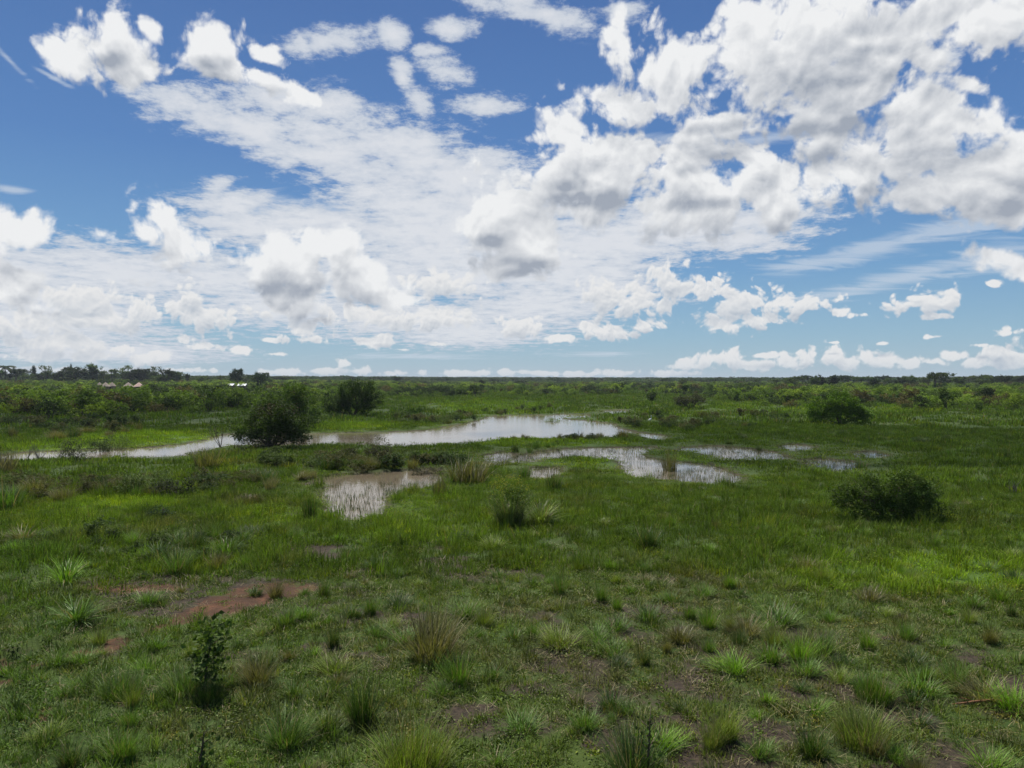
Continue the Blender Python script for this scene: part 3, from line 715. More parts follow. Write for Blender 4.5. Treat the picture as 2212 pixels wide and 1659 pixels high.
TW = {'green': 'green', 'dark': 'dark green', 'yellow': 'yellow green', 'brown': 'brown tinged', 'bright': 'bright green', 'straw': 'straw coloured'}
placed = []
def put_tussock(px, py, kind, tint, hpx, wf=1.0, label=None, group=None, name='grass_tussock', cat='tussock'):
    x, y = ground_px(px, py, 0.0); D = math.hypot(x, y)
    z = hz(x, y); h = hpx*y/FPX
    if z < WZ: z = WZ - 0.02
    s = h/TH[kind]
    o = link(name, random.choice(TK[kind]), loc=(x, y, z), rot=(U(-0.06, 0.06), U(-0.06, 0.06), U(0, 6.28)), scale=(s*wf, s*wf, s))
    t = np.array(TINT[tint])*U(0.85, 1.2); o.color = (t[0], t[1], t[2], 1)
    placed.append((px, py)); return tag(o, label, cat, group)
SP = 'individually visible tussocks of the near field'
special = [
 (935,1425,'tall','brown',135,1.35,'tall reddish brown tussock, tallest in the middle of the near field'),
 (990,1478,'tall','green',98,1.0,'tall green tussock just right of and in front of the reddish brown one'),
 (785,1562,'tall','dark',130,0.9,'tall narrow dark tussock near the bottom, left of centre'),
 (895,1672,'broad','yellow',150,0.9,'broad yellowish tussock cut by the bottom edge, left of centre'),
 (1370,1668,'tall','dark',125,1.5,'tall dark leafy tussock at the bottom edge right of centre'),
 (1206,1396,'round','yellow',62,1.2,'spreading pale yellow green tussock right of the reddish brown one'),
 (1286,1386,'round','green',52,1.0,'leaning green tussock beside the spreading yellow green one'),
 (1109,1384,'small','green',40,1.0,'small upright tussock alone between the reddish and the yellow green ones'),
 (1400,1341,'round','green',50,1.0,'neat round green tussock on bare soil right of centre'),
 (1331,1364,'round','green',45,1.1,'soft green tussock left of the neat round one'),
 (1209,1283,'tall','green',58,0.9,'upright narrow green tussock beyond the reddish brown one'),
 (1468,1386,'round','brown',55,1.1,'brown based tussock on bare soil right of the neat round one'),
 (1611,1369,'round','brown',60,1.1,'dry brown tussock between two green ones in the right part of the field'),
 (1531,1357,'tall','bright',55,1.1,'bright fan shaped tussock left of the dry brown one'),
 (1680,1348,'round','green',60,1.3,'wide green tussock right of the dry brown one'),
 (1586,1452,'round','bright',60,1.2,'large bright green tussock on bare soil, lower right field'),
 (1888,1512,'broad','green',85,0.85,'large round green tussock in the lower right field'),
 (1864,1604,'broad','yellow',105,1.0,'largest tussock of the lower right corner, with a dark base'),
 (1755,1632,'tall','dark',85,1.3,'dark spiky tussock at lower right, left of the largest one'),
 (1565,1595,'tall','yellow',90,1.2,'loose tall tussock with pale blades near the bottom'),
 (2125,1507,'round','brown',65,1.4,'brown tinged tussock behind the reddish stick on the ground'),
 (2190,1530,'round','bright',75,1.1,'bright lime green tussock by the right edge'),
 (720,1398,'tall','dark',60,0.8,'slim dark tussock left of the reddish brown one'),
 (1400,1183,'tall','dark',62,1.3,'dark spiky clump standing alone in the meadow beyond the field'),
 (1003,1167,'round','dark',34,1.0,'small dark tussock where the field meets the meadow'),
 (1065,1183,'round','yellow',36,1.2,'yellow tipped tussock in front of the tall flowering clump'),
 (265,1500,'broad','green',70,1.1,'thick green tussock in the lush grass left of the sapling'),
 (165,1352,'arching','green',60,1.3,'arching tussock over the grassy ledge at left'),
 (400,1498,'broad','green',75,1.0,'full green tussock just left of the sapling'),
 (555,1480,'tall','brown',80,1.3,'brownish tussock just right of the sapling'),
 (455,1520,'broad','dark',60,0.8,'dense dark tussock at the foot of the sapling'),
 (620,1610,'tall','green',95,1.6,'large soft green tussock at lower left'),
 (265,1640,'tall','green',80,1.3,'upright green tussock at the bottom left'),
 (150,1650,'tall','dark',70,1.2,'dark tussock in the bottom left corner'),
 (698,1288,'tall','green',52,0.9,'green tussock at the right end of the red earth'),
 (1990,1498,'round','green',65,1.2,'green tussock on bare soil right of the large round one'),
 (380,1238,'tall','green',70,1.2,'tall green tuft at the upper edge of the red earth'),
 (470,1228,'tall','brown',50,1.2,'brown green tuft right of the tall tuft by the red earth'),
 (143,1262,'arching','bright',60,1.1,'arching bright tussock left of the red earth'),
 (320,1300,'round','green',45,1.2,'tussock in the middle of the red earth'),
 (840,1620,'small','green',50,1.2,'small tussock between the narrow dark and the broad yellowish ones'),
]
for px, py, k, t, h, wf, lb in special: put_tussock(px, py, k, t, h, wf, lb, SP)
more = [(1666,1430),(1673,1395),(1729,1430),(1777,1413),(1826,1444),(1875,1402),(1816,1475),(1763,1542),(1986,1566),(1940,1643),(2083,1458),(1878,1298),(1791,1340),(1666,1250),(1742,1229),(1777,1260),(1972,1260),(1694,1271),(814,1375),(1098,1309),(762,1333),(723,1452),(530,1225),(600,1140),(800,1140),(640,1165),(2040,1400),(2140,1390),(2160,1300),(2050,1330),(1960,1380),(1600,1290),(1520,1290),(1450,1300),(1300,1300),(1330,1260),(1010,1330),(905,1265),(860,1310)]
def region(px, py):
    if py < 1200:
        return 'in the meadow grass left of the flowering clump' if px < 1090 else 'in the green meadow right of the flowering clump'
    if px < 720 and py < 1345: return 'around the red earth patch'
    if px < 720: return 'in the lush grass of the lower left'
    if px < 1420: return 'on the patchy soil of the middle foreground' if py > 1300 else 'along the far edge of the patchy middle field'
    return 'on the patchy soil of the lower right' if py > 1400 else 'in the bright grassy part of the right field'
cand = [(a, b_, True) for a, b_ in more]
tries = 0
while len(cand) < 250 and tries < 20000:
    tries += 1
    D = math.sqrt(U(0, 1)*(34**2 - 11.2**2) + 11.2**2); t = U(-R(35.5), R(35.5))
    x, y = D*math.sin(t), D*math.cos(t); px, py = to_px(x, y)
    if not (-20 < px < 2232 and 1130 < py < 1690): continue
    if py < 1220 and random.random() < 0.5: continue
    if min(math.hypot((px-a)*0.7, (py-b_)*1.4) for a, b_ in placed + [(c_[0], c_[1]) for c_ in cand]) < 26: continue
    if px < 700 and 1235 < py < 1345 and random.random() < 0.7: continue
    if water_sd(np.array([x]), np.array([y]))[0] < 0.6: continue
    cand.append((float(px), float(py), False))
for px, py, big in cand:
    x, y = ground_px(px, py); k = random.choices(['small', 'round', 'tall'], [0.2 if big else 0.5, 0.5, 0.2])[0]
    t = random.choices(['green', 'dark', 'yellow', 'brown', 'bright'], [5, 1.5, 2.5, 1.6, 3 if px > 1400 else 1])[0]
    hm = {'small': U(0.2, 0.36), 'round': U(0.3, 0.52), 'tall': U(0.4, 0.7)}[k]*(1.15 if big else 0.95)
    sz = {'small': 'small', 'round': 'rounded', 'tall': 'upright'}[k]
    lb = '%s %s grass tussock %s' % (sz, TW[t], region(px, py))
    put_tussock(px, py, k, t, hm*FPX/y, U(0.9, 1.3), lb, '%s %s tussocks %s' % (sz, TW[t], region(px, py)))

# clumps round the ponds
RG = 'reed clumps around the ponds'
for a in [
 (950,1068,'reed','brown',50,1.0,'brown reed clump at the right end of the near left pond'),
 (1195,1056,'reed','dark',42,1.3,'dark reed clump just below the small pool in the middle'),
 (1132,1034,'reed','green',40,1.2,'dense green reed clump left of the small middle pool'),
 (672,1118,'reed','dark',62,0.9,'dark green reed clump left of the near pond, rising from the grass'),
 (1447,1012,'reed','brown',50,1.1,'brown weedy clump standing in the right hand pond'),
 (1346,946,'reed','brown',24,1.8,'low brown bush at the right end of the main river pond'),
 (1168,1133,'arching','yellow',62,1.0,'arching pale leaved clump right of the tall flowering clump'),
 (1010,1040,'reed','brown',60,2.2,'wide brown weed thicket right of the near left pond'),
 (448,1012,'reed','brown',55,1.6,'brown stemmed clump on the near bank left of the river tree'),
 (1500,990,'small','dark',14,1.2,'small dark tuft on the islet right of the standing clump'),
 (1820,940,'reed','dark',16,1.5,'small dark tuft in the flats right of the ponds'),
 (1640,970,'reed','dark',14,1.4,'little dark tuft between the small right hand pools'),
 (2170,990,'reed','dark',26,1.6,'dark weed clump near the right edge beyond the bush'),
 (2050,985,'reed','green',24,1.5,'green weed clump in the right hand meadow'),
 (1860,1010,'reed','green',20,1.8,'green tuft at the tip of the rightmost pools'),
 (8,1020,'reed','straw',60,1.4,'pale reed clump at the left edge by the river'),
 (8,1100,'reed','green',70,1.6,'tall green reeds at the left edge of the near bank'),
 ]: put_tussock(*a, RG, 'reed_clump', 'reeds')
# weeds along the banks, a loose crowd
def bankline(pts, n, jitter, kinds, tints_, h0, h1, lb, grp, name='weed_clump'):
    pts = np.array(pts, float); seg = np.r_[0, np.cumsum(np.hypot(*np.diff(pts, axis=0).T))]
    for i in range(n):
        t = U(0, seg[-1]); px = np.interp(t, seg, pts[:, 0]); py = np.interp(t, seg, pts[:, 1]) + U(-jitter, jitter)
        x, y = ground_px(px, py)
        if water_sd(np.array([x]), np.array([y]))[0] < 0.15 or (1380 < px < 1430 and 905 < py < 945): continue
        tn = random.choice(tints_); put_tussock(px, py, random.choice(kinds), tn, U(h0, h1)*FPX/y, U(0.9, 1.6), '%s %s' % (TW[tn], lb), '%s %s' % (TW[tn], grp), name, 'weeds')
bankline([(0,1075),(200,1070),(340,1062),(500,1050),(650,1035)], 16, 12, ['reed', 'broad'], ['brown', 'dark', 'green'], 0.6, 1.0, 'weed clump on the bank in front of the left river arm', 'weeds in front of the left river arm')
bankline([(680,1012),(800,1010),(900,1005),(1000,1000)], 16, 6, ['reed', 'broad'], ['brown', 'dark'], 0.7, 1.2, 'weed clump on the spit behind the near left pond', 'weeds behind the near left pond')
bankline([(560,1060),(620,1050),(680,1025)], 7, 8, ['arching', 'reed'], ['straw', 'brown'], 0.5, 0.9, 'grass clump left of the near left pond', 'clumps left of the near left pond')
bankline([(1195,946),(1250,948),(1310,944)], 9, 2, ['reed'], ['brown', 'dark'], 0.45, 0.8, 'weed clump on the near shore of the main river pond', 'weeds on the near shore of the river pond')
bankline([(1110,947),(1150,949)], 4, 2, ['reed'], ['brown'], 0.45, 0.75, 'weed clump on the shore left of the shoreline thicket', 'brown shore weeds')
bankline([(1340,900),(1400,915),(1480,925),(1560,918),(1650,915)], 22, 12, ['reed', 'broad'], ['brown', 'dark', 'green'], 0.6, 1.1, 'weed clump beyond the right end of the river pond', 'weeds beyond the right end of the river pond')
bankline([(0,945),(120,938),(250,930),(300,925)], 16, 12, ['reed', 'broad'], ['brown', 'dark'], 0.8, 1.4, 'weed clump on the far bank at left', 'weeds on the far left bank')
bankline([(840,905),(950,912),(1040,900)], 12, 8, ['reed', 'broad'], ['brown', 'dark'], 0.6, 1.2, 'weed clump on the far bank right of the dark tree', 'weeds right of the dark far bank tree')
bankline([(1060,985),(1120,975),(1210,960)], 12, 5, ['reed'], ['green', 'dark'], 0.5, 0.9, 'reed clump on the strip between the two ponds', 'reeds between the two ponds')
bankline([(0,1180),(150,1190),(300,1200),(450,1190),(560,1170)], 16, 26, ['tall', 'broad', 'arching'], ['green', 'brown', 'dark', 'bright'], 0.5, 0.8, 'tall grass clump in the thick growth beyond the red earth', 'tall clumps beyond the red earth')

bankline([(1250,1075),(1600,1100),(2200,1070)], 34, 60, ['reed', 'broad', 'round'], ['green', 'dark', 'brown'], 0.28, 0.5, 'weed clump dotted over the meadow around the thorny bush', 'weeds dotted over the right hand meadow')
bankline([(1500,950),(1800,945),(2200,950)], 26, 22, ['reed', 'broad'], ['green', 'dark'], 0.4, 0.8, 'weed clump on the flat between the right pools and layered bush', 'weeds on the flat behind the right hand pools')
# ------------------------------------------------------------------ trees and bushes
def crown_pts(lobes, n, shell=0.55):
    """points in the outer part of a set of lobes (x,y,z,rx,ry,rz), lumpy"""
    w = np.array([l[3]*l[4]*l[5] for l in lobes])**0.67; w /= w.sum()
    k = rng.choice(len(lobes), n, p=w); L = np.array(lobes)[k]
    d = rng.normal(size=(n, 3)); d /= np.linalg.norm(d, axis=1)[:, None]
    r = shell + (1.08-shell)*rng.random(n)**0.7
    lump = 1 + 0.22*np.sin(d[:, 0]*5 + k*1.7)*np.sin(d[:, 1]*6 + k*2.3) + 0.16*np.sin(d[:, 2]*9 + k + d[:, 0]*4)
    return L[:, :3] + d*L[:, 3:6]*(r*lump)[:, None]
def clumped(lobes, n, cl, spread, shell=0.6):
    """leaves gathered in twig clusters so that gaps stay between them"""
    cc = crown_pts(lobes, cl, shell); k = rng.integers(0, cl, n)
    return cc[k] + rng.normal(size=(n, 3))*spread
def limbs(m, lobes, base=(0, 0, 0), r0=0.12, stems=3, mi=0, sub=3):
    for s_ in range(stems):
        l = lobes[s_ % len(lobes)]; b0 = np.array(base) + np.array([U(-1, 1), U(-1, 1), 0])*r0*1.5
        top = np.array(l[:3]) + np.array([U(-.3, .3)*l[3], U(-.3, .3)*l[4], U(0, .4)*l[5]])
        mid = b0*0.5 + top*0.5 + np.array([U(-.2, .2), U(-.2, .2), 0])*np.linalg.norm(top-b0)*0.3
        m.tube([b0 - [0, 0, 0.1], b0*0.75 + mid*0.25, mid, top], [r0, r0*0.85, r0*0.6, r0*0.15], 6, mi=mi)
        for q_ in range(sub):
            e = top + np.array([U(-1, 1)*l[3], U(-1, 1)*l[4], U(-.4, .9)*l[5]])*0.8
            a_ = mid*(1-q_/sub*0.6) + top*(q_/sub*0.6)
            m.tube([a_, (a_+e)/2 + np.array([0, 0, U(0, .15)]), e], [r0*0.5, r0*0.3, r0*0.06], 5, mi=mi)
def tree_obj(name, label, cat, loc, lobes, nleaf, leaf, tint, r0=0.12, stems=3, clusters=None, spread=0.22, group=None, shell=0.72, up=0.9, sub=3, trunk_name='trunk', rz=0.0):
    e = empty(name, loc, rz); tag(e, label, cat, group)
    lobes0 = lobes; lobes = list(lobes)
    for l in lobes0:
        for _ in range(4):
            d_ = np.array([U(-1, 1), U(-1, .6), U(-.3, 1)]); d_ /= np.linalg.norm(d_); k_ = U(.26, .5)
            lobes.append((l[0]+d_[0]*l[3]*1.12, l[1]+d_[1]*l[4]*1.1, l[2]+d_[2]*l[5]*1.15, l[3]*k_, l[4]*k_, l[5]*k_*1.1))
    m = MB(); m.leaves(clumped(lobes, nleaf, clusters or nleaf//22, spread, shell), leaf, up=up)
    c_ = link('crown', m.mesh('crown', [M_LEAF]), e); c_.color = (*tint, 1)
    t = MB(); limbs(t, lobes0, r0=r0, stems=stems, sub=sub); link(trunk_name, t.mesh('trunk', [M_BARK], True), e)
    return e
def at(px, py, dz=0.0):
    x, y = ground_px(px, py); return (x, y, hz(x, y) + dz), y
T_DK = (0.040, 0.066, 0.010); T_MD = (0.06, 0.11, 0.018); T_LT = (0.085, 0.135, 0.028); T_RD = (0.085, 0.062, 0.035)

# the tree on the near river bank
loc, D = at(590, 968)
e = tree_obj('riverside_tree', 'dark spreading tree on the near bank at the bend of the river', 'tree', loc,
 [(-0.2,0,2.6,1.9,1.6,1.1),(1.5,0.2,2.3,1.5,1.4,1.2),(-1.9,0,1.7,1.3,1.2,0.9),(0.6,-0.3,1.6,1.5,1.3,1.0),(2.3,0,1.3,0.9,0.9,0.9),(-0.6,0.4,1.1,1.8,1.2,0.8),(0.6,0.2,3.3,1.2,1.1,0.7)], 15000, 0.17, T_DK, 0.13, 6, 620, 0.2, sub=4)
m = MB(); m.leaves(clumped([(0.3,0,3.35,1.6,1.2,0.6)], 700, 60, 0.16), 0.15); o = link('crown', m.mesh('crown', [M_LEAF]), e); o.color = (*T_RD, 1); o['label'] = 'reddish brown twiggy top'
m = MB(); m.leaves(clumped([(2.1,-0.7,1.5,0.8,0.5,0.9),(-2.3,-0.5,1.2,0.9,0.5,0.5)], 1500, 90, 0.16), 0.16); o = link('crown', m.mesh('crown', [M_LEAF]), e); o.color = (0.05, 0.10, 0.02, 1); o['label'] = 'brighter green outer leaves'
# brush under it
loc, D = at(535, 972); m = MB()
for _ in range(90):
    m.blade(U(-1.4, 2.0), U(-.5, .5), U(0.5, 1.3), 0.03, U(0, 6.28), U(0, .8), U(0, .8), random.random(), 3)
m.leaves(clumped([(0.3,0,0.4,1.6,0.6,0.4)], 700, 40, 0.15), 0.1)
o = link('undergrowth', m.mesh('undergrowth', [M_TUSS]), loc=loc); o.color = (0.075, 0.06, 0.035, 1); tag(o, 'brown dry undergrowth at the foot of the riverside tree', 'undergrowth')

loc, D = at(628, 918)
tree_obj('leafy_tree', 'lighter green tree on the far bank directly behind the riverside tree', 'tree', loc,
 [(0,0,3.2,2.6,2.2,1.7),(-2.6,0,2.3,1.8,1.6,1.4),(2.2,0,2.2,1.9,1.6,1.5),(0.6,0,4.5,1.6,1.5,0.9),(-1.2,-0.8,1.3,2.4,1.2,1.0),(2.8,-0.3,1.1,1.6,1.2,1.0)], 9000, 0.27, (0.080, 0.130, 0.015), 0.15, 4, 420, 0.22)
loc, D = at(765, 898)
tree_obj('broad_dark_tree', 'broad dark rounded tree on the far bank, left of centre', 'tree', loc,
 [(0.3,0,3.2,3.2,2.4,2.1),(2.6,0,3.0,1.9,1.8,1.9),(-2.8,0,2.2,1.9,1.8,1.4),(1.0,-1,1.6,3.0,1.6,1.3),(-3.4,0,1.0,1.6,1.4,0.8),(1.5,0,4.6,2.0,1.6,0.8),(-0.8,0,4.2,1.4,1.4,0.9)], 16000, 0.25, (0.052, 0.088, 0.012), 0.2, 5, 800, 0.22)
loc, D = at(1815, 917)
tree_obj('layered_bush', 'large dark bush with brighter tops on the plain at right', 'bush', loc,
 [(0,0,2.9,2.0,1.6,1.2),(-2.0,0,2.3,1.7,1.4,1.3),(0.4,-0.3,1.4,2.6,1.4,1.2),(-3.0,0.3,1.0,1.4,1.2,0.9),(2.6,0,1.0,1.7,1.3,0.95),(1.6,-.3,2.0,1.4,1.2,0.9),(0.4,0,3.7,1.2,1.0,0.6)], 15000, 0.22, (0.100, 0.175, 0.016), 0.12, 6, 520, 0.18)
loc, D = at(1915, 1122)
e = tree_obj('thorny_bush', 'low dark thorny bush in the meadow at right, nearest of the bushes', 'bush', loc,
 [(-0.7,0,1.05,0.85,0.6,0.6),(0.35,0,1.15,0.95,0.6,0.65),(1.2,0,0.9,0.6,0.5,0.65),(-1.4,0,1.1,0.45,0.4,0.35),(0,-0.2,0.45,1.4,0.6,0.4),(1.0,-0.3,0.35,0.9,0.5,0.35)], 19000, 0.08, (0.056, 0.092, 0.014), 0.035, 9, 620, 0.075, sub=5)
m = MB()
for _ in range(38):
    a_ = U(-1.7, 1.5); b0 = np.array([a_*0.5, U(-.3, .3), U(.3, .8)]); e_ = np.array([a_*1.15, U(-.5, .5), U(1.0, 1.95)])
    m.tube([b0, (b0+e_)/2 + [U(-.1, .1), 0, U(0, .1)], e_], [0.012, 0.008, 0.002], 4)
link('twigs', m.mesh('twigs', [M_TWIG]), e)
m = MB(); m.leaves(clumped([(0.2,-0.5,0.8,0.8,0.25,0.35),(1.0,-0.5,1.3,0.5,0.3,0.25)], 900, 60, 0.07), 0.07); o = link('crown', m.mesh('crown', [M_LEAF]), e); o.color = (0.06, 0.11, 0.024, 1); o['label'] = 'brighter green leaf sprays'
loc, D = at(1492, 884)
tree_obj('spiny_bush', 'dark many stemmed bush with visible stems beyond the right ponds', 'bush', loc,
 [(0,0,2.2,2.4,1.6,0.9),(-1.9,0,1.5,1.2,1.1,0.8),(1.8,0,1.9,1.3,1.1,0.8)], 2600, 0.26, (0.055, 0.058, 0.03), 0.16, 8, 200, 0.25, sub=4)
for px, py, h, lb in [(1408,870,3.2,'slim dark tree standing in the flats left of the spiny bush'),(903,852,3.6,'small dark tree in the scrub right of the broad dark tree'),(1374,846,4.5,'pair of dark crowns at the edge of the distant scrub, right of centre')]:
    loc, D = at(px, py)
    tree_obj('small_dark_tree', lb, 'tree', loc, [(0,0,h*0.6,h*0.3,h*0.28,h*0.3),(h*0.15,0,h*0.8,h*0.2,h*0.2,h*0.15),(-h*0.1,0,h*0.35,h*0.28,h*0.2,h*0.15)], 1100, 0.3, T_DK, 0.12, 2, 70, 0.25)
# thin leaning snag with a few leaves at the water's edge
loc, D = at(476, 966)
tree_obj('leaning_snag', 'thin leaning little tree with sparse leaves at the water edge left of the riverside tree', 'tree', loc,
 [(-0.5,0,1.7,0.7,0.4,0.35),(0.3,0,1.5,0.5,0.4,0.3),(-0.9,0,1.2,0.35,0.3,0.25)], 420, 0.10, (0.045, 0.06, 0.025), 0.035, 5, 40, 0.12, sub=3)
# bare branches standing in the left river arm
def bare_branch(px, py, h, lb, n=9):
    loc, D = at(px, py); m = MB(); loc = (loc[0], loc[1], max(loc[2], WZ))
    for _ in range(n):
        a_ = U(-1, 1)*h*0.55; e_ = np.array([a_, U(-.3, .3), h*U(0.5, 1.05)])
        mid = e_*0.5 + np.array([U(-.15, .15), 0, U(-.1, .15)])*h
        m.tube([(0, 0, -0.05), mid, e_], [0.022, 0.014, 0.004], 4)
        m.tube([mid, mid + np.array([U(-.3, .3), U(-.1, .1), U(.1, .35)])*h], [0.010, 0.003], 4)
    tag(link('bare_branch', m.mesh('bare_branch', [M_TWIG]), loc=loc), lb, 'branch', 'bare branches by the water')
bare_branch(85, 990, 1.6, 'grey bare branches fanning out of the left river arm', 12)
bare_branch(60, 985, 1.0, 'smaller bare twigs left of the fanned grey branches', 7)
bare_branch(128, 985, 1.0, 'bare twigs at the edge of the left river arm, right of the fanned branches', 7)
bare_branch(2190, 1068, 0.9, 'small leafless bush at the right edge beyond the thorny bush', 12)
bare_branch(1250, 944, 1.1, 'bare twigs sticking up from the near shore of the main river pond', 12)
bare_branch(1590, 1010, 0.5, 'tiny bare twig beside the right hand pond', 4)
bare_branch(2012, 1100, 1.6, 'bare upright twigs on the right side of the thorny bush', 6)
def leafy_shrub(px, py, h, w, tint, lb, leaf=0.1, n=1600, name='shrub'):
    loc, D = at(px, py)
    return tree_obj(name, lb, 'shrub', loc, [(0,0,h*0.55,w*0.4,w*0.3,h*0.42),(-w*0.28,0,h*0.4,w*0.25,w*0.25,h*0.3),(w*0.26,0,h*0.35,w*0.25,w*0.25,h*0.3)], n, leaf, tint, 0.03, 4, n//24, leaf*1.3, trunk_name='stems')
leafy_shrub(160, 995, 1.7, 2.0, (0.058, 0.075, 0.03), 'tall weedy shrub with bare tips on the bank of the left river arm')
leafy_shrub(215, 972, 1.5, 1.8, (0.04, 0.06, 0.022), 'dark shrub beyond the left river arm')
leafy_shrub(250, 968, 1.5, 2.6, (0.085, 0.125, 0.03), 'yellow green shrub on the far side of the left river arm')
leafy_shrub(755, 1000, 1.2, 1.2, (0.06, 0.065, 0.032), 'slim brownish shrub on the near bank right of the riverside tree')
leafy_shrub(818, 1000, 1.9, 1.9, (0.062, 0.062, 0.034), 'tallest brownish shrub on the near bank, left of centre', n=2200)
leafy_shrub(380, 1073, 0.9, 2.0, (0.036, 0.045, 0.022), 'dark bramble shrub on the near bank in the left part')
leafy_shrub(1190, 909, 0.7, 2.6, (0.12, 0.17, 0.03), 'bright yellow green tuft on the tip of the spit in the river pond', 0.12, 900)
leafy_shrub(930, 1020, 0.9, 2.4, (0.05, 0.05, 0.03), 'dark brownish shrub behind the near left pond', 0.08)
leafy_shrub(350, 1120, 0.5, 1.0, (0.035, 0.06, 0.03), 'small bluish dark shrub in the shallow left pool', 0.06, 700)

BANKB = []
def bushline(pts, n, jitter, h0, h1, tints_, lb, grp):
    pts = np.array(pts, float); seg = np.r_[0, np.cumsum(np.hypot(*np.diff(pts, axis=0).T))]
    for i in range(int(n*1.5)):
        t = U(0, seg[-1]); BANKB.append((np.interp(t, seg, pts[:, 0]), np.interp(t, seg, pts[:, 1]) + U(-jitter, jitter), U(h0, h1)*1.15, random.choice(tints_), lb, grp))
B_BR = ((0.085, 0.085, 0.032), 'brownish'); B_DG = ((0.040, 0.066, 0.018), 'dark green'); B_OL = ((0.075, 0.110, 0.024), 'olive green')
bushline([(0,1060),(200,1062),(400,1060),(560,1048)], 26, 16, 0.45, 0.85, [B_BR, B_DG, B_OL], 'weed bush in the growth in front of the left river arm', 'weed bushes in front of the left river arm')
bushline([(560,1000),(700,1008),(860,1012),(1020,1000)], 34, 9, 0.5, 1.0, [B_BR, B_DG, B_OL], 'weed bush on the spit behind the near left pond', 'weed bushes behind the near left pond')
bushline([(0,925),(150,925),(300,922)], 14, 14, 0.8, 1.5, [B_BR, B_DG], 'weed bush on the far bank at left', 'weed bushes on the far left bank')
bushline([(850,905),(950,912),(1060,896),(1200,885)], 22, 7, 0.6, 1.2, [B_BR, B_DG, B_OL], 'weed bush on the far shore of the river pond', 'weed bushes on the far shore of the river pond')
bushline([(1340,905),(1450,922),(1560,912),(1700,905)], 30, 14, 0.6, 1.2, [B_BR, B_DG, B_OL], 'weed bush beyond the right end of the river pond', 'weed bushes beyond the right end of the river pond')
bushline([(1205,948),(1255,950),(1300,947)], 8, 1.5, 0.35, 0.6, [B_BR, B_DG], 'low weed bush on the near shore of the river pond', 'low weed bushes on the near shore of the river pond')
bushline([(20,1170),(200,1180),(420,1190),(600,1175)], 18, 30, 0.3, 0.55, [B_DG, B_OL], 'weed bush in the thick growth beyond the red earth', 'weed bushes beyond the red earth')
bushline([(700,1028),(800,1026)], 4, 4, 0.3, 0.5, [B_BR], 'low weed bush on the edge of the near left pond', 'low weeds at the near left pond')

# flowering clump in the middle
loc, D = at(1100, 1136)
e = empty('flowering_clump', loc); tag(e, 'tall clump of long pale leaves with yellow flowering tops in the middle of the meadow', 'plant')
m = MB()
for _ in range(420):
    r = 0.5*math.sqrt(random.random()); t = U(0, 6.28); m.blade(r*math.cos(t), r*math.sin(t)*0.6, U(0.5, 1.35), U(0.012, 0.032), t, U(0, .5), U(.2, 1.6), random.random(), 5)
o = link('leaves', m.mesh('leaves', [M_TUSS]), e); o.color = (0.105, 0.145, 0.034, 1)
m = MB(); m.leaves(clumped([(0,0,0.8,0.6,0.4,0.5),(0.3,0,1.0,0.4,0.3,0.3)], 2200, 130, 0.07), 0.06); o = link('leaves', m.mesh('leaves', [M_LEAF]), e); o.color = (0.085, 0.13, 0.026, 1)
m = MB(); m.leaves(clumped([(0,0,1.4,0.6,0.4,0.32),(-0.3,0,1.15,0.4,0.3,0.3),(0.45,0,1.1,0.35,0.3,0.25)], 800, 110, 0.07), 0.045); o = link('flower_heads', m.mesh('flower_heads', [M_LEAF]), e); o['kind'] = 'stuff'; o.color = (0.22, 0.22, 0.03, 1); e.scale = (1.2, 1.2, 1.28)
# dry mound
loc, D = at(540, 1083)
m = MB()
for _ in range(500):
    r = 0.75*math.sqrt(random.random()); t = U(0, 6.28); m.blade(r*math.cos(t), r*math.sin(t)*0.6, U(0.3, 0.7)*(1.2 - r), 0.018, t + U(-.5, .5), U(0.2, 1.0), U(.2, 1.4), random.random(), 4)
o = link('dry_grass_heap', m.mesh('dry_grass_heap', [M_TUSS]), loc=loc); o.color = (0.13, 0.10, 0.055, 1); tag(o, 'heap of drooping dry brown grass left of the near left pond', 'grass heap')

# sapling in the near field
def sapling(px, py, h, lb, n, lean=0.1, leaf=0.12):
    loc, D = at(px, py); e = empty('sapling', loc); tag(e, lb, 'sapling')
    m = MB(); top = np.array([h*lean, 0, h])
    spine = [np.array([0, 0, -0.05]), np.array([h*0.02, 0, h*0.35]), np.array([h*lean*0.7, 0, h*0.7]), top]
    m.tube(spine, [0.024, 0.019, 0.013, 0.005], 6); ends = []
    for i in range(12):
        t = 0.16 + 0.8*i/12; a_ = np.array([np.interp(t, [0, .35, .7, 1], [p_[k] for p_ in spine]) for k in range(3)]); az = i*2.4
        e_ = a_ + np.array([math.cos(az)*0.2, math.sin(az)*0.27, 0.16])*h*0.8; m.tube([a_, (a_+e_)/2, e_], [0.008, 0.006, 0.003], 4); ends += [e_, (a_+e_)/2]
    link('trunk', m.mesh('trunk', [M_BARK], True), e)
    ends = np.array(ends + [top]); m = MB(); k = rng.integers(0, len(ends), n)
    m.leaves(ends[k] + rng.normal(size=(n, 3))*0.10*h, leaf, up=0.6, aspect=0.75); o = link('crown', m.mesh('crown', [M_LEAF]), e); o.color = (0.065, 0.105, 0.020, 1)
    return e
sapling(442, 1500, 1.28, 'small dark leaved sapling in the lower left of the near field', 430, 0.12, 0.11)
sapling(432, 1668, 0.62, 'tiny broad leaved seedling at the bottom edge below the sapling', 60, 0.1, 0.10)
sapling(1398, 1672, 0.95, 'dark leafy seedling among tall grass at the bottom edge right of centre', 90, 0.05, 0.07)
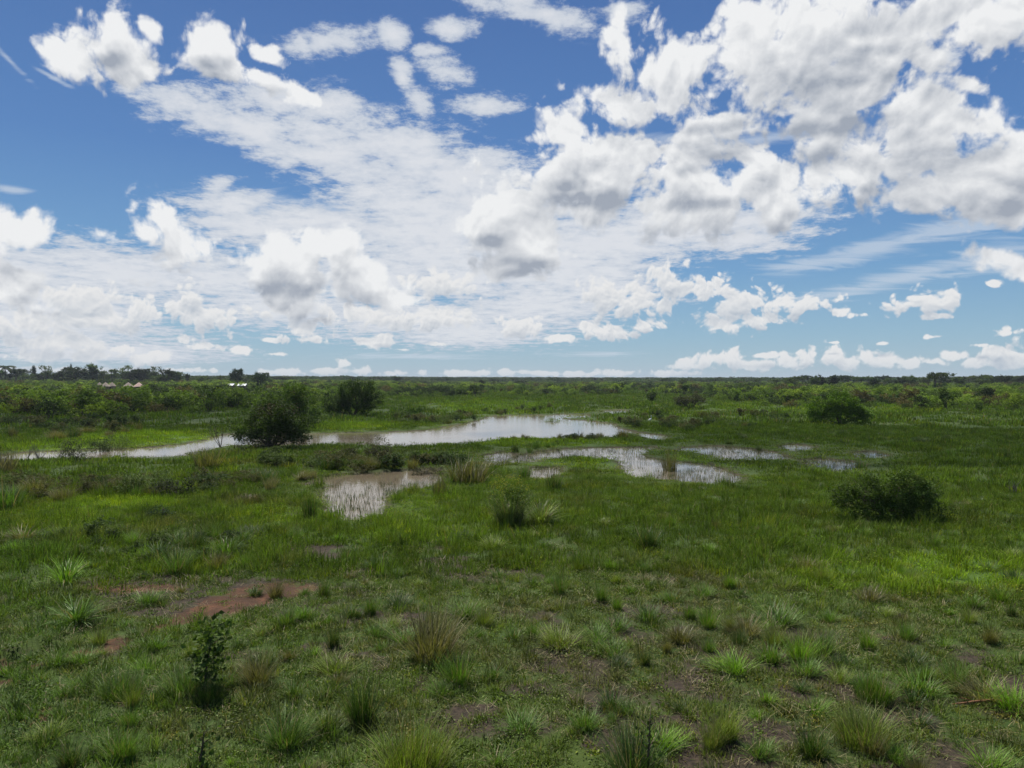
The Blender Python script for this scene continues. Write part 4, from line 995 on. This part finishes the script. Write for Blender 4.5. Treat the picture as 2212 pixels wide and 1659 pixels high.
# reddish stick
loc, D = at(2118, 1523, 0.04); m = MB(); m.tube([(-0.55, -0.05, 0), (-0.1, 0, 0.03), (0.3, 0.04, 0.04), (0.5, 0.02, 0.02)], [0.012, 0.022, 0.026, 0.016], 6); m.tube([(-0.1, 0, 0.03), (-0.3, 0.12, 0.06)], [0.01, 0.004], 5)
tag(link('fallen_stick', m.mesh('fallen_stick', [M_STICK], True), loc=loc), 'reddish brown fallen stick on the soil near the right edge', 'stick')

# white egret
loc, D = at(1405, 919)
m = MB(); S = 1.25
path = [(-0.26,0,0.36),(-0.18,0,0.40),(-0.05,0,0.44),(0.06,0,0.48),(0.11,0,0.54),(0.10,0,0.62),(0.07,0,0.69),(0.10,0,0.76),(0.14,0,0.78),(0.18,0,0.775)]
radii = [0.01,0.05,0.085,0.07,0.035,0.02,0.017,0.02,0.024,0.012]
m.tube([tuple(np.array(p_)*S) for p_ in path], [r*S for r in radii], 10)
eg = link('egret', m.mesh('egret', [M_FEATHER], True), loc=(loc[0], loc[1], loc[2] + 0.22), rot=(0, 0, 0.5), scale=1.1); tag(eg, 'white egret standing in the grass at the end of the river pond', 'bird')
m = MB(); m.tube([(0.175*S, 0, 0.775*S), (0.27*S, 0, 0.76*S)], [0.011*S, 0.001], 6); link('beak', m.mesh('beak', [M_BEAK]), eg)
for s_ in (-1, 1):
    m = MB(); m.tube([(-0.02*S, s_*0.03, 0.38*S), (0.0, s_*0.03, 0.2*S), (-0.01, s_*0.03, -0.14)], [0.012, 0.008, 0.007], 5); m.tube([(-0.01, s_*0.03, -0.13), (0.06, s_*0.03, -0.14)], [0.006, 0.003], 4); link('leg', m.mesh('leg', [M_LEG]), eg)

e_b = [o for o in C.objects if o.name.startswith('thorny_bush')][0]; e_b.scale = (1.24, 1.1, 1.05)
# ------------------------------------------------------------------ scrub
def bush_mesh(kind):
    m = MB(); lobes = []
    h = 1.0
    if kind == 0:
        for _ in range(5): lobes.append((U(-.45, .45), U(-.45, .45), U(.35, .75), U(.3, .5), U(.3, .5), U(.22, .36)))
    elif kind == 1:   # upright
        for _ in range(5): lobes.append((U(-.25, .25), U(-.25, .25), U(.3, .85), U(.2, .35), U(.2, .35), U(.2, .35)))
    else:             # low spreading
        for _ in range(6): lobes.append((U(-.7, .7), U(-.6, .6), U(.3, .6), U(.35, .5), U(.35, .5), U(.25, .4)))
    m.leaves(clumped(lobes, 1300, 60, 0.055, 0.7), 0.082, up=0.9, mi=0)
    for l in lobes[:3]: m.tube([(l[0]*.2, l[1]*.2, -.05), (l[0], l[1], l[2])], [0.03, 0.008], 4, mi=1)
    return m.mesh('bush', [M_LEAF, M_BARK])
BM = [bush_mesh(k % 3) for k in range(12)]
for px, py, h, (tn, nm_), lb, grp in BANKB:
    x, y = ground_px(px, py); z = hz(x, y)
    if z < WZ or (1380 < px < 1430 and 910 < py < 945): continue
    o = link('weed_bush', random.choice(BM), loc=(x, y, z), rot=(0, 0, U(0, 6.28)), scale=(h*U(1.0, 1.5), h*U(1.0, 1.5), h))
    f = U(.85, 1.2); o.color = (tn[0]*f, tn[1]*f, tn[2]*f, 1); tag(o, nm_ + ' ' + lb, 'weeds', nm_ + ' ' + grp)
def tree_mesh(kind):
    """unit height distant tree"""
    m = MB()
    if kind == 'round': lobes = [(U(-.2, .2), U(-.2, .2), U(.55, .8), U(.2, .3), U(.2, .3), U(.14, .22)) for _ in range(6)] + [(0, 0, .45, .3, .3, .18)]
    elif kind == 'flat': lobes = [(U(-.42, .42), U(-.35, .35), U(.66, .88), U(.22, .32), U(.22, .32), U(.09, .13)) for _ in range(8)]
    elif kind == 'tall': lobes = [(U(-.1, .1), U(-.1, .1), z_, U(.1, .2), U(.1, .2), U(.1, .14)) for z_ in (.4, .52, .62, .7, .8, .88)]
    elif kind == 'airy': lobes = [(U(-.28, .28), U(-.28, .28), U(.5, .9), U(.1, .17), U(.1, .17), U(.07, .1)) for _ in range(9)]
    elif kind == 'cone': lobes = [(0, 0, z_, .22*(1.05-z_), .22*(1.05-z_), .14) for z_ in (.3, .45, .6, .75, .88)]
    n = 1200 if kind == 'airy' else 2600
    cr = MB(); cr.leaves(clumped(lobes, n, 90, 0.035, 0.5), 0.058, up=0.6)
    tr = MB(); limbs(tr, lobes, r0=0.026, stems=3, sub=2)
    return cr.mesh('crown', [M_LEAF]), tr.mesh('trunk', [M_BARK])
TM = {k: [tree_mesh(k) for _ in range(3 if k == 'round' else 2)] for k in ('round', 'flat', 'tall', 'airy', 'cone')}
def palm_mesh():
    cr = MB()
    for i in range(16):
        az = i*2.4; el_ = U(-.2, 1.1); pts = []
        for k in range(7):
            s_ = k/6; pts.append(np.array([math.cos(az)*s_*0.42*math.cos(el_*(1-s_)), math.sin(az)*s_*0.42*math.cos(el_*(1-s_)), 0.82 + 0.28*s_*math.sin(el_) - 0.22*s_*s_]))
        for k in range(6):
            for s_ in (-1, 1):
                t = np.array([-math.sin(az), math.cos(az), 0])*s_*0.08; c0 = pts[k]; c1 = pts[k+1]
                cr.add([c0, c1, c1 + t - [0, 0, .05], c0 + t*0.7 - [0, 0, .05]], [[0, 1, 2, 3]], random.random())
    tr = MB(); tr.tube([(0, 0, -.05), (.02, 0, .4), (0, 0, .83)], [.035, .026, .022], 6)
    return cr.mesh('crown', [M_LEAF]), tr.mesh('trunk', [M_BARK])
TM['palm'] = [palm_mesh()]

def far_tree(px, ytop, D, wpx, kind, tint, label, name='tree', group=None):
    dx = (px - W0/2)/FPX; x, y = dx*D, D; z = hz(x, y)
    ztop = CAM_Z + (YH - ytop)/FPX*D
    h = max(ztop - z, 2.0); w = wpx/FPX*D
    wid = {'round': .85, 'flat': 1.25, 'tall': .42, 'airy': .75, 'cone': .35, 'palm': .8}[kind]
    sx = w/wid
    e = empty(name, (x, y, z), U(0, 6.28)); tag(e, label, 'palm' if kind == 'palm' else 'tree', group)
    cm, tm = random.choice(TM[kind]); sc = (sx, sx, h)
    c_ = link('crown', cm, e, scale=sc); c_.color = (*[v*U(.9, 1.1) for v in tint], 1); link('trunk', tm, e, scale=(min(sx, h), min(sx, h), h))
    placed.append((px, ytop)); return e
T_FAR = (0.028, 0.044, 0.015); T_FG = (0.060, 0.095, 0.022); T_FL = (0.085, 0.120, 0.045)
VG = 'trees on the left skyline'; RGp = 'trees on the right skyline'
for a in [
 (11,784,560,40,'palm',T_FAR,'dark palm like tree at the left end of the skyline'),
 (35,795,560,50,'flat',T_FAR,'low flat dark tree next to the palm on the left skyline'),
 (73,789,650,12,'cone',T_FAR,'tiny cone shaped tree on the left skyline'),
 (101,789,560,30,'airy',T_FL,'pale airy tree between the cone shaped tree and the big dark one'),
 (128,799,560,34,'round',T_FAR,'low dark tree left of the thin spire'),
 (147,790,600,14,'round',T_FAR,'small round crown left of the thin spire on the left skyline'),
 (153,786,620,7,'cone',T_FAR,'thin spire like tree rising behind the big dark tree'),
 (168,790,540,50,'round',T_FAR,'big dark round tree on the left skyline'),
 (200,787,560,24,'tall',T_FL,'tall pale tree right of the big dark round one'),
 (220,800,560,26,'airy',T_FL,'low pale tree above the thatched huts'),
 (243,796,560,24,'airy',T_FG,'light tree over the middle of the huts'),
 (268,789,580,36,'airy',T_FL,'tall light feathery tree left of the long dark crowns'),
 (285,796,560,36,'round',T_FAR,'left half of the long dark crowns above the huts'),
 (305,794,560,34,'round',T_FAR,'right half of the long dark crowns above the huts'),
 (331,791,600,30,'airy',T_FG,'sparse branching tree left of the umbrella shaped one'),
 (366,798,520,40,'flat',T_FAR,'umbrella shaped dark tree on the left skyline'),
 (350,806,520,40,'round',T_FG,'green bushy tree at the foot of the umbrella shaped one'),
 (404,806,600,12,'round',T_FAR,'little round tree alone right of the umbrella shaped one'),
 (436,811,560,26,'round',T_FL,'pale low round tree left of the white roofs'),
 (476,811,600,30,'flat',T_FG,'low tree just left of the white roofs'),
 (509,794,470,33,'round',T_FAR,'tall standing tree between the two white roofed houses'),
 (560,802,400,40,'round',(0.035,0.06,0.018),'leafy green tree right of the white roofs'),
 (856,813,700,20,'round',T_FAR,'dark round tree standing out at the foot of the far forest, left of centre'),
 (1041,819,520,16,'round',T_FAR,'small dark tree in the scrub near the middle'),
 (620,815,800,22,'flat',T_FAR,'low tree on the horizon right of the leafy green one'),
 ]: far_tree(*a, group=VG)
for a in [
 (1720,812,520,36,'flat',T_FG,'low wide tree left of the big twin crowns on the right skyline'),
 (1768,807,440,36,'round',T_FAR,'rounded dark tree, left one of a pair on the right skyline'),
 (1803,811,440,22,'tall',T_FAR,'narrower dark tree, right one of the pair on the right skyline'),
 (1889,816,360,28,'round',T_FAR,'dark tree between the pair and the wide acacia'),
 (1966,810,440,30,'round',T_FG,'rounded tree left of the wide acacia'),
 (2020,803,380,66,'flat',T_DK,'wide dark acacia on the right skyline'),
 (2078,812,440,34,'flat',T_FAR,'low domed tree right of the wide acacia'),
 (2125,811,420,50,'airy',T_FG,'spreading light tree near the right edge of the skyline'),
 (2165,809,440,34,'round',T_FAR,'dense tree near the right edge of the skyline'),
 (2205,810,500,26,'round',T_FAR,'last dark tree at the right end of the skyline'),
 (1590,819,650,40,'flat',T_FG,'low tree group on the horizon beyond the ponds'),
 (1479,830,300,14,'round',T_DK,'small dark tree in the scrub above the spiny bush'),
 (1850,814,600,30,'flat',T_FG,'low tree right of the pair on the right skyline'),
 ]: far_tree(*a, group=RGp)

# the unbroken rows of crowns behind the single trees
def row(x0, x1, n, yt0, yt1, D0, D1, kinds, lb, grp):
    for i in range(n):
        px = x0 + (x1-x0)*(i + U(.1, .9))/n; k = random.choice(kinds); tn, tw = random.choice([(T_FAR, 'dark'), (T_FG, 'green'), (T_FL, 'pale green')])
        far_tree(px, U(yt0, yt1), U(D0, D1), U(22, 44), k, tn, '%s %s %s' % (tw, {'round': 'rounded', 'flat': 'flat topped', 'airy': 'loose crowned'}[k], lb), group='%s %s %s' % (tw, {'round': 'rounded', 'flat': 'flat topped', 'airy': 'loose crowned'}[k], grp))
row(0, 390, 24, 798, 812, 560, 680, ['round', 'flat', 'airy', 'round'], 'tree in the unbroken row behind the village', 'trees in the row behind the village')
row(380, 640, 9, 812, 818, 560, 700, ['round', 'flat'], 'tree low on the horizon around the white roofs', 'low trees around the white roofs')
row(1700, 2212, 24, 808, 817, 420, 640, ['round', 'flat', 'round'], 'tree in the low row along the right skyline', 'trees in the low row along the right skyline')
row(640, 1700, 26, 817, 823, 500, 900, ['round', 'flat'], 'tree standing a little above the distant scrub in the middle', 'trees a little above the distant scrub')

# huts and houses
def hut(px, D, dia, label, tm):
    x = (px - W0/2)/FPX*D; z = hz(x, D)
    e = empty('thatched_hut', (x, D, z + HUT_LIFT), U(-.3, .3)); tag(e, label, 'hut', 'thatched huts of the village')
    m = MB(); m.tube([(0, 0, -.6), (0, 0, 1.9)], [dia/2, dia/2], 20); link('wall', m.mesh('wall', [M_MUDWALL], False), e)
    m = MB(); m.tube([(0, 0, 1.6), (0, 0, 1.75), (0, 0, 3.1), (0, 0, 3.9)], [dia*.66, dia*.64, dia*.26, .05], 20); link('roof', m.mesh('roof', [tm]), e)
    m = MB(); m.box(-.4, .4, -dia/2-.05, -dia/2+.15, 0, 1.5); link('door', m.mesh('door', [M_DARK]), e)
HUT_LIFT = 0.8
for a in [(215,380,3.0,'leftmost thatched hut, half hidden by bushes',M_THATCH),(228,380,3.6,'pointed grey thatched hut, second from the left',M_THATCH),(242,390,3.2,'pointed grey thatched hut in the middle of the row',M_THATCH),(277,385,3.8,'wide pale thatched hut left of the pinkish one',M_THATCH),(300,375,4.2,'rounded pinkish thatched hut, rightmost of the village',M_THATCH2)]: hut(*a)
def house(px, D, w, d, label):
    x = (px - W0/2)/FPX*D; z = hz(x, D)
    e = empty('white_roofed_house', (x, D, z), U(-.15, .15)); tag(e, label, 'house', 'white roofed houses')
    m = MB(); m.box(-w/2, w/2, -d/2, d/2, -.6, 2.4); link('wall', m.mesh('wall', [M_MUDWALL]), e)
    m = MB(); a_, b_ = w/2+.4, d/2+.5
    v = [(-a_,-b_,2.35),(a_,-b_,2.35),(a_,0,3.5),(-a_,0,3.5),(a_,b_,2.35),(-a_,b_,2.35)]; v2 = [(p_[0], p_[1], p_[2]+.1) for p_ in v]
    m.add(v + v2, [[6,7,8,9],[9,8,10,11],[3,2,1,0],[5,4,2,3],[0,1,7,6],[4,5,11,10],[1,2,8,7],[2,4,10,8],[3,0,6,9],[5,3,9,11]]); link('roof', m.mesh('roof', [M_TIN]), e)
    m = MB(); m.box(-.5, .5, -d/2-.04, -d/2+.1, 0, 2.0); link('door', m.mesh('door', [M_DARK]), e)
    for s_ in (-1, 1):
        m = MB(); m.box(s_*w*.3-.4, s_*w*.3+.4, -d/2-.04, -d/2+.1, .9, 1.8); link('window', m.mesh('window', [M_DARK]), e)
house(499, 440, 3.6, 5, 'white roofed house left of the tall standing tree')
house(524, 440, 4.2, 5, 'white roofed house right of the tall standing tree')

# scrub zone
def scrub_edge(px):
    return np.interp(px, [-200, 0, 250, 450, 560, 700, 850, 1050, 1300, 1420, 1560, 1700, 1900, 2212, 2400], [908, 905, 895, 886, 890, 880, 858, 852, 852, 850, 866, 884, 884, 892, 892])
def scrub_pts(D0, D1, dens):
    x, y = sample(D0, D1, dens, R(38)); px, py = to_px(x, y)
    e = scrub_edge(px) + fbm(x/12, y/12, 55, 3)*16
    k = np.where(py < e, 1.0, 0.0)*np.clip(0.85 + 1.1*fbm(x/25, y/25, 57, 3) + sstep(e - py, 5, 26)*0.6, 0.08, 1)
    # clearing where the village looks out, and the left dark flat
    m = rng.random(len(x)) < k
    hutm = ((px > 206) & (px < 312) & (y > 330) & (y < 400)) | ((px > 488) & (px < 545) & (y > 350) & (y < 440))
    m &= ~hutm
    return x[m], y[m], px[m], py[m]
pal = [((0.135, 0.205, 0.020), 'bright green', 4.5), ((0.080, 0.130, 0.016), 'mid green', 3.5), ((0.030, 0.052, 0.010), 'dark green', 4.5), ((0.105, 0.090, 0.030), 'olive brown', 1.6), ((0.190, 0.255, 0.024), 'yellow green', 3.0)]
pw = np.array([p_[2] for p_ in pal]); pw = pw/pw.sum()
xs1, ys1, px1, py1 = scrub_pts(105, 320, 0.042)
xs2, ys2, px2, py2 = scrub_pts(320, 1000, 0.022)
xs = np.r_[xs1, xs2]; ys = np.r_[ys1, ys2]; pxs = np.r_[px1, px2]
vq = fbm(xs/28, ys/40, 77, 3)*0.9 + rng.normal(0, 0.33, len(xs))
vq = np.argsort(np.argsort(vq))/len(xs)
kk = np.array([2, 3, 1, 0, 4])[np.searchsorted(np.cumsum([.27, .10, .25, .24, .14])[:-1], vq)]
hh = 1.5 + 2.9*rng.random(len(xs))**2.0 + (pxs < 700)*0.7
hh = np.where(np.hypot(xs, ys) > 260, np.minimum(hh*1.05, 4.4), hh)
zs = height(xs, ys)
order = np.argsort(ys/hh)   # largest in the picture first
vis = ((pxs > 208) & (pxs < 310) | (pxs > 490) & (pxs < 542)) & (ys > 200) & (ys < 440)
hh = np.where(vis, np.minimum(hh, np.where(pxs < 400, 1.6, 2.3)), hh)
frame = np.abs(xs/ys) < 0.70
ind = [i for i in order if frame[i]][:255]
sel = np.zeros(len(xs), bool); sel[ind] = True
def scrub_where(px, D):
    if px < 210: return 'on the far left rise'
    if px < 480: return 'on the slope below the village'
    if px < 700: return 'on the far bank left of the broad dark tree'
    if px < 1300: return 'on the plain beyond the main river pond'
    if px < 1620: return 'beyond the right hand ponds'
    if px < 1900: return 'around and behind the layered bush'
    return 'on the plain at the far right'
shape = ['rounded', 'upright', 'spreading']
for i in ind:
    k = rng.integers(0, len(BM)); o = link('scrub_bush', BM[k], loc=(xs[i], ys[i], zs[i]), rot=(0, 0, U(0, 6.28)), scale=(hh[i]*U(.95, 1.4), hh[i]*U(.95, 1.4), hh[i]))
    t = pal[kk[i]][0]; f = U(.85, 1.15); o.color = (t[0]*f, t[1]*f, t[2]*f, 1)
    d = '%s %s' % (shape[k % 3], pal[kk[i]][1]); tag(o, '%s scrub bush %s' % (d, scrub_where(pxs[i], ys[i])), 'bush', '%s scrub bushes %s' % (d, scrub_where(pxs[i], ys[i])))
r_ = ~sel; n = r_.sum(); print('scrub stuff', n)
tt = np.array([pal[k][0] for k in kk[r_]])*(1 + rng.normal(0, .12, (n, 1)))
dd = np.hypot(xs[r_], ys[r_])[:, None]
scatter('scrub', 'dense green scrub covering the plain towards the horizon', np.stack([xs[r_], ys[r_], zs[r_]], 1), np.stack([hh[r_]]*3, 1)*np.array([1.25, 1.25, 1.0]), rng.integers(0, len(BM), n), np.clip(tt, .005, .4), BM, 0.05)
# far wood
x, y = sample(900, 4200, 0.00115, R(40)); n = len(x)
far_p = []
for _ in range(6):
    m = MB(); lobes = [(U(-.9, .9), U(-.9, .9), U(.45, .8), U(.3, .5), U(.3, .5), U(.16, .26)) for _ in range(7)]
    m.leaves(crown_pts(lobes, 800, .6), 0.15, up=.8); far_p.append(m.mesh('far_tree', [M_LEAF]))
hf = 6.5 + 4*rng.random(n)
scatter('far_wood', 'distant wood along the whole horizon', np.stack([x, y, height(x, y)], 1), np.stack([hf]*3, 1), rng.integers(0, 6, n), tints(n, (0.046, 0.074, 0.024), .25), far_p, 0.02)
print('far wood', n, 'objects', len(bpy.data.objects))

# ------------------------------------------------------------------ unseen clouds added out of frame to cast soft shade on the plain
def shade_cloud_over(px, py, rx, ry, dens, H=260.0, th=34.0):
    gx_, gy_ = ground_px(px, py); t = H/sd.z
    m = MB(); nu, nv = 28, 14; vs_ = []
    for j in range(nv+1):
        for i in range(nu):
            a_, b_ = 2*math.pi*i/nu, math.pi*j/nv
            k = 1 + 0.16*math.sin(3*a_ + px) + 0.10*math.sin(5*a_ + 2*b_) + 0.08*math.sin(7*b_ + a_*2)
            vs_.append((rx*k*math.sin(b_)*math.cos(a_), ry*k*math.sin(b_)*math.sin(a_), th*math.cos(b_)*(1 if b_ < 1.57 else .5)))
    f = [[j*nu+i, (j+1)*nu+i, (j+1)*nu+(i+1) % nu, j*nu+(i+1) % nu] for j in range(nv) for i in range(nu)]
    m.add(vs_, f)
    o = link('shade_cloud', m.mesh('shade_cloud', [mcl[dens]], True), loc=(gx_ + sd.x*t, gy_ + sd.y*t, H)); tag(o, kind='stuff', label='thin unseen cloud added overhead to shade the ground')
mcl = {}
for dv in (0.010, 0.016):
    mc = mat('shade_cloud_vapour'); b = NB(mc); vv = b.n('ShaderNodeVolumeScatter'); vv.inputs['Density'].default_value = dv; vv.inputs['Anisotropy'].default_value = 0.5; vv.inputs[0].default_value = (1, 1, 1, 1)
    o_ = b.n('ShaderNodeOutputMaterial'); b.t.links.new(vv.outputs[0], o_.inputs[1]); mcl[dv] = mc
if SHADE_CLOUDS:
    shade_cloud_over(250, 895, 70, 45, 0.010)
    shade_cloud_over(1900, 945, 60, 26, 0.010)
if HAZE:
    m = MB(); m.box(-7000, 7000, -7000, 9200, -3, 60)
    mh = mat('haze_air'); b = NB(mh); vv = b.n('ShaderNodeVolumePrincipled'); vv.inputs['Density'].default_value = HAZE; vv.inputs['Color'].default_value = (0.78, 0.86, 0.95, 1)
    o_ = b.n('ShaderNodeOutputMaterial'); b.t.links.new(vv.outputs[0], o_.inputs[1]); hz_o = link('haze', m.mesh('haze', [mh])); tag(hz_o, kind='stuff')
# ------------------------------------------------------------------ render settings
scene.render.engine = 'CYCLES'
cy = scene.cycles
cy.max_bounces = 5; cy.diffuse_bounces = 2; cy.glossy_bounces = 2; cy.transmission_bounces = 3; cy.transparent_max_bounces = 4
cy.caustics_reflective = False; cy.caustics_refractive = False
